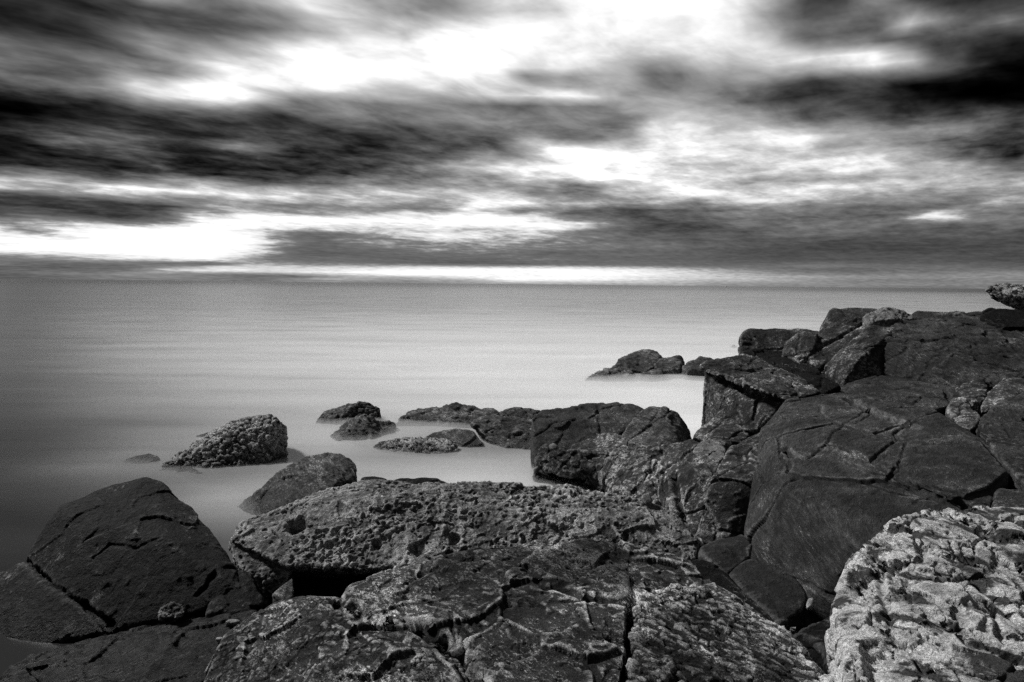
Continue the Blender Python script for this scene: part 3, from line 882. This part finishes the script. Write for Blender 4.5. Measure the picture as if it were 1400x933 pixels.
rock('outcrop_block', 'dark tilted slab in the hollow behind the overhanging nose', 'rock', 'out', 'black', [
    ([(1013, 484, 12.7), (1030, 477, 12.9), (1070, 482, 12.7), (1103, 494, 12.3), (1150, 527, 11.2), (1124, 540, 10.9), (1060, 505, 12.0)], {'back': 0.8})], joints=(1.5, 0.03, 0.035), smooth=1.2, amp=0.8)
rock('outcrop_block', 'smooth rounded block with flat top at the seaward corner of the outcrop', 'rock', 'out', 'block', [
    ([(1012, 460, 13.1), (1018, 453, 13.3), (1028, 450, 13.4), (1086, 450, 13.4), (1122, 453, 13.3), (1122, 478, 12.9), (1070, 488, 12.7), (1014, 485, 12.8)], {'back': 1.2, 'pinch': 0.0})], joints=(1.5, 0.03, 0.035), smooth=1.2, amp=0.8)
rock('outcrop_block', 'leaning rough stone resting against the flat-topped corner block', 'rock', 'out', 'block', [
    ([(1069, 481, 12.5), (1074, 470, 12.6), (1090, 456, 12.8), (1098, 453, 12.8), (1118, 456, 12.7), (1112, 480, 12.3), (1094, 496, 12.1)], {'back': 0.4, 'base': 1.2})], joints=(1.5, 0.03, 0.035), smooth=1.2, amp=0.8)
rock('outcrop_block', 'big sloping block with a smooth rounded seaward shoulder, highest on the left of the crest', 'rock', 'out', 'block', [
    ([(1099, 494, 12.2), (1119, 462, 12.8), (1128, 440, 13.2), (1136, 423, 13.5), (1154, 421, 13.6), (1200, 422, 13.6), (1192, 445, 12.7), (1135, 500, 11.9)], {'back': 1.5, 'pinch': 0.0})],
    joints=(1.5, 0.03, 0.035), smooth=1.2, cracks=[([(1112, 480), (1150, 460), (1180, 440)], 0.04, 0.06)])
rock('outcrop_block', 'wedge shaped boulder with a sharp ridge, below the pale capstone', 'rock', 'out', 'block', [
    ([(1128, 501, 11.6), (1150, 478, 11.9), (1187, 444, 12.4), (1224, 448, 12.1), (1212, 462, 11.9), (1207, 490, 11.6), (1206, 514, 11.35), (1154, 521, 11.1), (1136, 512, 11.4), (1175, 490, 11.3)], {'back': 1.0})],
    joints=(1.5, 0.03, 0.035), smooth=1.2, amp=0.8)
rock('capstone', 'pale white crusted stone perched on the crest of the outcrop', 'stone', 'out', 'pale', [
    ([(1180, 434, 12.6), (1190, 426, 12.8), (1206, 420, 12.9), (1232, 423, 12.9), (1246, 430, 12.8), (1257, 436, 12.7), (1222, 436, 12.4), (1186, 442, 12.4)], {'back': 0.4, 'base': 2.2})], smooth=2, amp=0.7, disp=crust(8, 0.03))
rock('outcrop_block', 'broad streaked slab forming the upper right of the outcrop under the skyline', 'rock', 'out', 'slab', [
    ([(1208, 464, 11.8), (1213, 450, 12.1), (1228, 438, 12.6), (1256, 425, 13.4), (1300, 427, 13.2), (1342, 431, 12.9), (1450, 438, 12.2), (1460, 530, 9.8), (1390, 524, 10.0), (1312, 528, 10.3),
      (1235, 514, 11.1), (1207, 514, 11.3)], {'back': 1.5, 'pinch': 0.0})],
    joints=(1.1, 0.03, 0.03), smooth=1, strata=((0.12, -0.25, 1.0), 9, 0.045), cracks=[([(1215, 455), (1260, 470), (1330, 492), (1400, 508)], 0.04, 0.05)])
rock('overhang_rock', 'rough crusted rock jutting left over the skyline at the right edge', 'rock', 'out', 'barnacle', [
    ([(1348, 396, 11.2), (1352, 390, 11.4), (1364, 389, 11.6), (1400, 390, 11.6), (1460, 389, 11.6), (1460, 425, 11.0), (1400, 421, 11.0), (1389, 419, 11.0), (1365, 411, 11.0), (1355, 405, 11.0)], {'back': 0.7, 'base': None}),
    ([(1450, 395, 11.6), (1520, 395, 11.6), (1520, 450, 11.5), (1450, 450, 11.5)], {'back': 0.5, 'base': 1.9})],
    smooth=2, amp=0.7, disp=crust(9, 0.045))
rock('outcrop_block', 'low dark rounded stone under the jutting crusted rock on the skyline', 'rock', 'out', 'black', [
    ([(1338, 432, 12.5), (1343, 425, 12.7), (1351, 422, 12.8), (1373, 424, 12.7), (1440, 424, 12.6), (1440, 450, 11.8), (1370, 446, 12.0)], {'back': 0.5, 'base': 1.9})], joints=(1.5, 0.03, 0.035), smooth=1.2, amp=0.6)
rock('outcrop_block', 'thin flat slab lying loose on the big central slab, cut by a clean front edge', 'rock', 'out', 'slab', [
    ([(1148, 534, 10.5), (1158, 525, 10.8), (1173, 518, 11.0), (1196, 513, 11.2), (1275, 520, 10.8), (1334, 534, 10.0), (1338, 545, 9.7), (1299, 545, 9.6), (1290, 556, 9.3), (1252, 568, 9.0), (1194, 546, 9.55), (1166, 531, 10.2),
      (1250, 582, 9.2), (1194, 560, 9.75), (1166, 543, 10.35)], {'back': 0.4, 'base': None})], joints=(1.1, 0.03, 0.03), smooth=1, amp=0.5, strata=((0.1, -0.3, 1.0), 7, 0.012),
    cracks=[([(1276, 520), (1290, 530), (1299, 546)], 0.03, 0.06)])
rock('outcrop_slab', 'largest slab of the outcrop, broad dark sloping top with long hairline cracks', 'rock', 'out', 'slab', [
    ([(1104, 627, 7.3), (1073, 612, 8.3), (1040, 586, 9.0), (1058, 565, 9.5), (1076, 546, 9.9), (1126, 538, 10.2), (1150, 536, 10.2), (1272, 556, 9.0), (1310, 580, 8.2), (1345, 602, 7.6), (1354, 626, 7.0),
      (1384, 646, 6.6), (1354, 668, 6.2), (1354, 690, 5.9), (1300, 760, 5.05), (1178, 748, 5.45), (1155, 721, 5.75), (1074, 670, 6.55), (1080, 650, 6.95),
      (1021, 729, 6.75), (1031, 746, 6.55), (1108, 817, 5.7), (1146, 830, 5.5), (1250, 800, 5.3)], {'back': 0.7, 'base': -0.1, 'pinch': 0.0}),
    ([(1062, 563, 9.2), (1080, 548, 9.65), (1124, 540, 9.95), (1160, 543, 9.95), (1240, 578, 8.72), (1216, 600, 8.1), (1222, 640, 7.05), (1165, 617, 7.6), (1108, 603, 7.9)], {'back': 0.05, 'base': None, 'pinch': 0}),
    ([(1246, 583, 8.35), (1306, 584, 7.85), (1340, 604, 7.35), (1350, 628, 6.85), (1376, 645, 6.48), (1352, 664, 6.12), (1300, 684, 5.86), (1240, 655, 6.45), (1228, 610, 7.5)], {'back': 0.05, 'base': None, 'pinch': 0})],
    smooth=2, amp=0.6, fac=0.4, joints=(0.75, 0.03, 0.04), strata=((0.1, -0.3, 1.0), 7, 0.016),
    cracks=[([(1160, 545), (1194, 563), (1250, 584), (1285, 560)], 0.06, 0.16), ([(1104, 628), (1130, 608), (1150, 613), (1200, 640), (1240, 665), (1290, 690)], 0.022, 0.035),
            ([(1246, 577), (1222, 592), (1228, 600), (1205, 618), (1190, 632)], 0.022, 0.04),
            ([(1040, 586), (1072, 612), (1084, 624), (1100, 627)], 0.04, 0.09),
            ([(1225, 640), (1217, 652), (1190, 648), (1150, 632)], 0.018, 0.03),
            ([(1130, 608), (1140, 590), (1185, 560), (1190, 566), (1168, 580)], 0.016, 0.025),
            ([(1245, 690), (1260, 680), (1320, 690), (1352, 690)], 0.015, 0.02)])
rock('outcrop_block', 'small broken wedge in the joint behind the largest slab', 'rock', 'out', 'block', [
    ([(1294, 558, 9.0), (1302, 546, 9.4), (1318, 543, 9.4), (1340, 572, 8.5), (1328, 590, 8.1), (1308, 580, 8.4)], {'back': 0.5, 'base': 0.7})], joints=(1.5, 0.03, 0.035), smooth=1.2, amp=0.6)
rock('outcrop_block', 'angular broken corner stone under the streaked upper slab', 'rock', 'out', 'block', [
    ([(1306, 534, 10.0), (1318, 520, 10.4), (1336, 508, 10.6), (1352, 526, 10.0), (1345, 548, 9.4), (1330, 548, 9.4)], {'back': 0.6, 'base': 0.9})], joints=(1.5, 0.03, 0.035), smooth=1.2, amp=0.7)
rock('outcrop_block', 'tilted angular stone at the right edge below the streaked upper slab', 'rock', 'out', 'block', [
    ([(1340, 556, 9.3), (1352, 534, 9.8), (1372, 516, 10.2), (1440, 510, 10.2), (1440, 545, 9.2), (1370, 552, 9.1)], {'back': 0.6, 'base': 0.9})], joints=(1.5, 0.03, 0.035), smooth=1.2, amp=0.7)
rock('outcrop_block', 'ribbed slab at the right edge, its layered top sloping left to the joint', 'rock', 'out', 'slab', [
    ([(1332, 588, 8.0), (1340, 570, 8.5), (1366, 550, 9.0), (1400, 536, 9.3), (1450, 536, 9.2), (1450, 612, 7.35), (1402, 607, 7.4), (1352, 595, 7.75)], {'back': 0.6, 'base': 0.5})],
    joints=(1.1, 0.03, 0.03), smooth=1, amp=0.6, strata=((0.2, -0.2, 1.0), 7, 0.035))
rock('outcrop_block', 'block at the right edge split from the largest slab by a black zigzag joint', 'rock', 'out', 'slab', [
    ([(1348, 599, 7.5), (1400, 612, 7.2), (1450, 615, 7.1), (1450, 666, 6.1), (1402, 664, 6.15), (1389, 646, 6.55), (1361, 624, 7.0)], {'back': 0.6, 'base': 0.4})],
    joints=(1.1, 0.03, 0.03), smooth=1, amp=0.5, strata=((0.1, -0.3, 1.0), 7, 0.015))
rock('outcrop_block', 'low flat block at the right edge just above the white boulder', 'rock', 'out', 'slab', [
    ([(1358, 674, 6.05), (1364, 667, 6.15), (1450, 669, 6.0), (1450, 730, 5.2), (1358, 702, 5.5)], {'back': 0.4, 'base': 0.4})], joints=(1.1, 0.03, 0.03), smooth=1, amp=0.5)

# ------------------------------------------------------------------ foreground boulders
rock('boulder', 'big smooth black boulder with a blunt peak, rising at the left edge of the picture', 'rock', 'fore', 'black', [
    ([(84, 689, 6.75), (140, 668, 7.0), (197, 653, 7.1), (219, 660, 7.0), (261, 694, 6.7), (288, 726, 6.45), (310, 757, 6.2), (318, 775, 6.05),
      (100, 724, 6.3), (150, 716, 6.25), (215, 735, 6.0), (33, 767, 6.35), (60, 830, 5.75), (150, 858, 5.55), (257, 842, 5.5), (330, 805, 5.75)], {'back': 0.8})],
    smooth=2.5, amp=1.0, fac=0.7, cracks=[([(33, 767), (60, 792), (112, 828), (150, 856)], 0.03, 0.07), ([(318, 778), (290, 790), (270, 815)], 0.02, 0.03), ([(128, 765), (150, 745), (185, 748), (215, 735)], 0.015, 0.02)])
rock('boulder', 'rounded dark lobe of rock leaning on the left flank of the black boulder', 'rock', 'fore', 'black', [
    ([(-30, 800, 6.2), (0, 789, 6.3), (31, 768, 6.3), (60, 800, 5.9), (115, 832, 5.6), (144, 864, 5.45), (34, 886, 5.4), (-30, 884, 5.5)], {'back': 0.6})], smooth=5, amp=0.9, fac=0.3)
rock('boulder', 'low dark rounded rock at the right foot of the black boulder', 'rock', 'fore', 'black', [
    ([(296, 790, 6.0), (318, 776, 6.1), (334, 780, 6.0), (349, 800, 5.85), (362, 820, 5.7), (343, 834, 5.5), (280, 838, 5.45)], {'back': 0.5})], smooth=5, amp=0.8)
rock('wet_slab', 'flat wet black slab lying low in the bottom left corner', 'rock', 'fore', 'wet', [
    ([(353, 833, 5.5), (200, 856, 5.45), (100, 880, 5.3), (34, 899, 5.1), (0, 930, 4.85), (-20, 965, 4.6), (330, 905, 4.9), (300, 975, 4.4), (150, 990, 4.3)], {'back': 0.3})],
    smooth=4, amp=0.8, strata=((0.3, -0.8, 0.4), 4, 0.02))
rock('loose_stone', 'crusted fist-sized stone wedged at the foot of the black boulder', 'stone', 'gap', 'fore', [
    ([(217, 843, 5.42), (218, 828, 5.48), (232, 824, 5.5), (250, 826, 5.48), (253, 836, 5.42), (240, 845, 5.36)], {'back': 0.12, 'base': 0.25})], smooth=1, amp=0.4, disp=crust(22, 0.02))
rock('boulder', 'long pitted grey boulder lying level across the middle of the foreground', 'rock', 'fore', 'pitted', [
    ([(316, 740, 6.3), (330, 717, 6.55), (366, 715, 6.55), (382, 700, 6.75), (414, 680, 6.9), (441, 670, 7.0), (495, 656, 7.15), (560, 660, 7.1), (629, 663, 7.05), (716, 661, 7.05), (782, 665, 7.0), (808, 673, 6.9),
      (875, 683, 6.75), (900, 690, 6.65), (922, 698, 6.6), (936, 715, 6.4), (956, 744, 6.15), (950, 765, 5.95), (860, 790, 5.9), (700, 790, 5.9), (555, 777, 5.95), (468, 775, 5.97), (424, 774, 5.97), (397, 776, 5.95),
      (480, 690, 6.55), (700, 690, 6.6), (880, 710, 6.35)], {'back': 0.7, 'base': None, 'pinch': 0.0}),
    ([(378, 745, 6.75), (385, 718, 6.9), (420, 700, 7.0), (900, 715, 6.75), (900, 745, 6.6), (600, 690, 7.1)], {'back': 0.5, 'base': -0.4}),
    ([(318, 742, 6.35), (322, 768, 6.15), (357, 794, 5.98), (395, 786, 6.05), (400, 745, 6.3)], {'back': 0.6, 'base': -0.2}),
    ([(700, 740, 6.5), (960, 735, 6.4), (962, 765, 6.1), (700, 800, 6.2)], {'back': 0.4, 'base': -0.2})],
    smooth=4, amp=0.9, disp=pits(11, 0.036), vox=0.0095, dents=[((406, 721), 0.085, 0.12), ((515, 745), 0.05, 0.06), ((622, 735), 0.05, 0.05), ((450, 745), 0.04, 0.05)])
rock('boulder', 'small smooth dark rock showing behind the top edge of the pitted boulder', 'rock', 'fore', 'black', [
    ([(484, 662, 7.5), (495, 652, 7.6), (512, 650, 7.6), (528, 655, 7.55), (540, 668, 7.4), (500, 675, 7.3)], {'back': 0.3}),
    ([(524, 664, 7.6), (538, 655, 7.7), (548, 652, 7.7), (596, 653, 7.7), (624, 665, 7.6), (600, 680, 7.4)], {'back': 0.3})], smooth=4, amp=0.5)
rock('pebble', 'small upright pale pebble perched on the right end of the pitted boulder', 'pebble', 'gap', 'pale', [
    ([(876, 683, 6.62), (876, 677, 6.64), (880, 674, 6.66), (886, 674, 6.66), (893, 681, 6.62), (892, 689, 6.58), (882, 690, 6.56)], {'back': 0.08, 'base': None})], smooth=1.5, amp=0.25)
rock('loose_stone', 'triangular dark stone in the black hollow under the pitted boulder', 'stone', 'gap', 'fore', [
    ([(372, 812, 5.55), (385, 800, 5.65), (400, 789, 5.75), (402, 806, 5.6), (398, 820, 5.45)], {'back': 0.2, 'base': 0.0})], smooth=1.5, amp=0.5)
rock('boulder', 'dark humped boulder at the bottom edge, left of the curved crevice', 'rock', 'fore', 'fore', [
    ([(270, 950, 4.3), (280, 928, 4.4), (296, 897, 4.6), (308, 868, 4.8), (345, 838, 4.95), (374, 824, 5.0), (401, 816, 5.0), (426, 811, 4.95), (458, 814, 5.0), (474, 838, 4.8), (512, 861, 4.6), (562, 864, 4.48), (596, 880, 4.3),
      (627, 905, 4.1), (640, 932, 3.9), (644, 985, 3.55), (420, 865, 4.5), (330, 980, 3.9), (480, 980, 3.55), (400, 920, 4.15), (540, 900, 4.0)], {'back': 0.4, 'pinch': 0.0})],
    smooth=3, amp=1.25, fac=1.0, disp=crust(13, 0.014), cracks=[([(462, 816), (482, 834), (515, 853), (568, 858), (602, 874), (634, 900), (648, 935)], 0.045, 0.2), ([(470, 852), (500, 875), (520, 872), (560, 880)], 0.02, 0.03)])
rock('boulder', 'broad flecked boulder filling the bottom centre, between the curved crevice and the straight cleft', 'rock', 'fore', 'fore', [
    ([(466, 818, 5.0), (482, 798, 5.2), (528, 781, 5.3), (582, 774, 5.35), (602, 761, 5.4), (649, 749, 5.45), (682, 752, 5.4), (764, 741, 5.5), (824, 737, 5.5), (858, 780, 5.0), (852, 818, 4.55),
      (478, 824, 4.8), (515, 844, 4.6), (570, 847, 4.5), (607, 864, 4.3), (643, 892, 4.05), (664, 935, 3.75), (668, 980, 3.5), (838, 980, 3.5), (850, 930, 3.75), (856, 880, 4.05), (555, 800, 4.95), (700, 800, 4.75), (700, 850, 4.3)], {'back': 0.3, 'pinch': 0.0}),
    ([(764, 741, 5.5), (824, 737, 5.5), (860, 745, 5.4), (903, 757, 5.25), (940, 770, 5.1), (985, 800, 4.9), (1016, 828, 4.75), (1056, 853, 4.55), (1000, 870, 4.5), (860, 825, 4.6), (780, 800, 4.8)], {'back': 0.4, 'pinch': 0.0})],
    smooth=2.5, amp=1.25, fac=1.1, disp=flakes((0.75, 0.65, 0.4), 1.8, 6, 0.026), dens=0.9,
    cracks=[([(462, 816), (482, 834), (515, 853), (568, 858), (602, 874), (634, 900), (648, 935)], 0.045, 0.2), ([(553, 800), (575, 785), (600, 778)], 0.03, 0.03), ([(555, 812), (590, 822), (620, 835), (640, 850)], 0.02, 0.03), ([(615, 840), (618, 860), (622, 880)], 0.012, 0.02),
            ([(690, 775), (720, 772), (745, 800), (770, 795)], 0.03, 0.03), ([(764, 800), (800, 815), (850, 822)], 0.03, 0.04)])
rock('boulder', 'flaky boulder at the bottom edge, right of the straight cleft', 'rock', 'fore', 'fore', [
    ([(871, 822, 4.5), (880, 811, 4.62), (900, 808, 4.65), (945, 806, 4.68), (984, 810, 4.65), (1010, 832, 4.45), (1056, 862, 4.2), (1093, 886, 4.05), (1122, 925, 3.8), (1135, 980, 3.45), (866, 925, 3.75), (874, 870, 4.12), (858, 980, 3.45),
      (960, 860, 4.2), (1000, 920, 3.8)], {'back': 0.3, 'pinch': 0.0})],
    smooth=3, amp=0.9, disp=flakes((0.75, 0.7, 0.5), 2.2, 7, 0.030), dens=0.9)
rock('boulder', 'smooth dark rock flank between the flaky boulder and the stones in the gap', 'rock', 'fore', 'black', [
    ([(925, 775, 5.25), (938, 767, 5.35), (958, 763, 5.4), (983, 773, 5.35), (996, 791, 5.2), (1016, 815, 5.0), (1050, 841, 4.8), (1075, 868, 4.6), (1100, 890, 4.45), (1000, 860, 4.7), (940, 800, 5.1)], {'back': 0.2})], smooth=4, amp=0.6)
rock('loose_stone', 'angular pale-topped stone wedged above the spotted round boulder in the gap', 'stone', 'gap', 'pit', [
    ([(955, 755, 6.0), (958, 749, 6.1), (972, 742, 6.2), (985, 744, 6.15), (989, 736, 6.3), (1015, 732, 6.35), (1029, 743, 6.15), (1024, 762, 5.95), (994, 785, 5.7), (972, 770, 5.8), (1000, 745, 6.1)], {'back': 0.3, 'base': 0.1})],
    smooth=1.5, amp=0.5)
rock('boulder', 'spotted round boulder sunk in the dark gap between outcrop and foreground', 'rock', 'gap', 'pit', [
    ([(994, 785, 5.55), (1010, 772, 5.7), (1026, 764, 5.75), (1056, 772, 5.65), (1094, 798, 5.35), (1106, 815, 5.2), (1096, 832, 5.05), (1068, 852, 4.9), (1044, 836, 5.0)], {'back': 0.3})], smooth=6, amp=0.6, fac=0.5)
rock('pebble', 'small pale egg shaped pebble caught beside the spotted round boulder', 'pebble', 'gap', 'pale', [
    ([(1101, 828, 5.08), (1105, 817, 5.12), (1112, 816, 5.12), (1115, 822, 5.1), (1111, 830, 5.05), (1104, 832, 5.03)], {'back': 0.06, 'base': None})], smooth=1.5, amp=0.15)
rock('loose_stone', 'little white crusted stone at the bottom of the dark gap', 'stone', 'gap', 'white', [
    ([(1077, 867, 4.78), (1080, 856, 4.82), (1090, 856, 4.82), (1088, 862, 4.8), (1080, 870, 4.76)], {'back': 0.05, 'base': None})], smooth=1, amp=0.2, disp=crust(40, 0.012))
rock('boulder', 'grooved dark rock at the bottom, tucked against the white boulder', 'rock', 'fore', 'black', [
    ([(1081, 872, 4.65), (1110, 852, 4.8), (1142, 834, 4.85), (1185, 860, 4.5), (1185, 920, 4.0), (1150, 950, 3.75), (1122, 920, 4.0), (1098, 890, 4.35)], {'back': 0.3})],
    smooth=3, amp=0.8, cracks=[([(1090, 872), (1110, 885), (1122, 915)], 0.04, 0.07)], strata=((0.7, 0.5, -0.3), 4, 0.018))
rock('white_boulder', 'big white craggy quartz boulder with patches of black lichen and painted shade, bottom right corner', 'rock', 'fore', 'white', [
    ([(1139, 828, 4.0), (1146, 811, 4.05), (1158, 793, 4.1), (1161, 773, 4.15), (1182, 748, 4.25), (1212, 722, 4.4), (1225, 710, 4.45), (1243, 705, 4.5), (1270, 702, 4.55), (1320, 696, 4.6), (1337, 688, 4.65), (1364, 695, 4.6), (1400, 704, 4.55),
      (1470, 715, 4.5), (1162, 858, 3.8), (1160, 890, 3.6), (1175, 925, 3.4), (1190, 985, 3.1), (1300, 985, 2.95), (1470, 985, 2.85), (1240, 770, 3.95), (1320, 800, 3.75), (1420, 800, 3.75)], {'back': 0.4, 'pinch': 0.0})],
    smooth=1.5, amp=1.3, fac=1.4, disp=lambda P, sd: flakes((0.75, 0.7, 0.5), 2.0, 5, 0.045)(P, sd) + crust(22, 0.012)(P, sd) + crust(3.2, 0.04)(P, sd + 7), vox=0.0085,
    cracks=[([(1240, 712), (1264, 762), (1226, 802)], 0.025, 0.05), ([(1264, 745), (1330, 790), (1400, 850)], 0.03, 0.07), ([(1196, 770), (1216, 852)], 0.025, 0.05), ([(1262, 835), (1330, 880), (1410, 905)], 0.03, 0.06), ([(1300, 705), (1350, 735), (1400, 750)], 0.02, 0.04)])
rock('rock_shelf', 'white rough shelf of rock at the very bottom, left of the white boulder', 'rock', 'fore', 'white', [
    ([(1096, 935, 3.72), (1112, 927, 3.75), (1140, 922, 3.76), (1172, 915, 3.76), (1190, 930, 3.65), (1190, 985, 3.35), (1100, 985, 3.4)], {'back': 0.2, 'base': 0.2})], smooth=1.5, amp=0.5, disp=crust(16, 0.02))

# thin pale flat pieces on the wet slab
for (px, py, Y, w, lab) in ((318, 849, 5.30, 0.075, 'larger of two pale flat flakes lying on the wet slab'),
                            (300, 872, 5.10, 0.045, 'smaller of two pale flat flakes, lying lower on the wet slab')):
    rock('pale_flake', lab, 'flake', 'gap', 'pale', [
        ([(px - 11 * w / .075, py + 1, Y - .03), (px - 5, py - 3 * w / .075, Y), (px + 8 * w / .075, py - 3 * w / .075, Y), (px + 12 * w / .075, py, Y - .03), (px, py + 3 * w / .075, Y - .06)],
         {'back': 0.03, 'base': None})], smooth=1, amp=0.1, fac=0)

# ------------------------------------------------------------------ a boat far out, a dot of white on the horizon
bm = bmesh.new()
prof = [(-4.5, 0.9), (-3.6, 1.25), (0, 1.35), (3.2, 1.0), (5.2, 0.05)]
ringv = []
for x, hw in prof:
    ringv.append([bm.verts.new((x, -hw, 1.4 + 0.12 * max(x, 0))), bm.verts.new((x, -hw * 0.7, -0.2)), bm.verts.new((x, hw * 0.7, -0.2)), bm.verts.new((x, hw, 1.4 + 0.12 * max(x, 0)))])
for a, b in zip(ringv[:-1], ringv[1:]):
    for k in range(4):
        bm.faces.new((a[k], a[(k + 1) % 4], b[(k + 1) % 4], b[k]))
bm.faces.new(ringv[0])
bm.faces.new(ringv[-1][::-1])
hm = bpy.data.meshes.new('boat_hull')
bm.to_mesh(hm)
bm.free()
white = bpy.data.materials.new('white_boat_paint')
white.use_nodes = True
white.node_tree.nodes['Principled BSDF'].inputs['Base Color'].default_value = (0.8, 0.8, 0.8, 1)
hm.materials.append(white)
boat = bpy.data.objects.new('boat', None)
COL.objects.link(boat)
p = at(992, 394.6, 2200.0)
boat.location = (p[0], 2200.0, 0.0)
boat.rotation_euler = (0, 0, 0.3)
boat['label'], boat['category'] = 'tiny white boat far out just below the horizon', 'boat'
ho = bpy.data.objects.new('hull', hm)
COL.objects.link(ho)
ho.parent = boat
bm = bmesh.new()
bmesh.ops.create_cube(bm, size=1.0)
bmesh.ops.scale(bm, vec=(3.0, 1.8, 2.2), verts=bm.verts)
bmesh.ops.translate(bm, vec=(0.4, 0, 2.5), verts=bm.verts)
top = [v for v in bm.verts if v.co.z > 2.5]
bmesh.ops.scale(bm, vec=(0.75, 0.85, 1), verts=top)
cm = bpy.data.meshes.new('boat_cabin')
bm.to_mesh(cm)
bm.free()
cm.materials.append(white)
ca = bpy.data.objects.new('cabin', cm)
COL.objects.link(ca)
ca.parent = boat
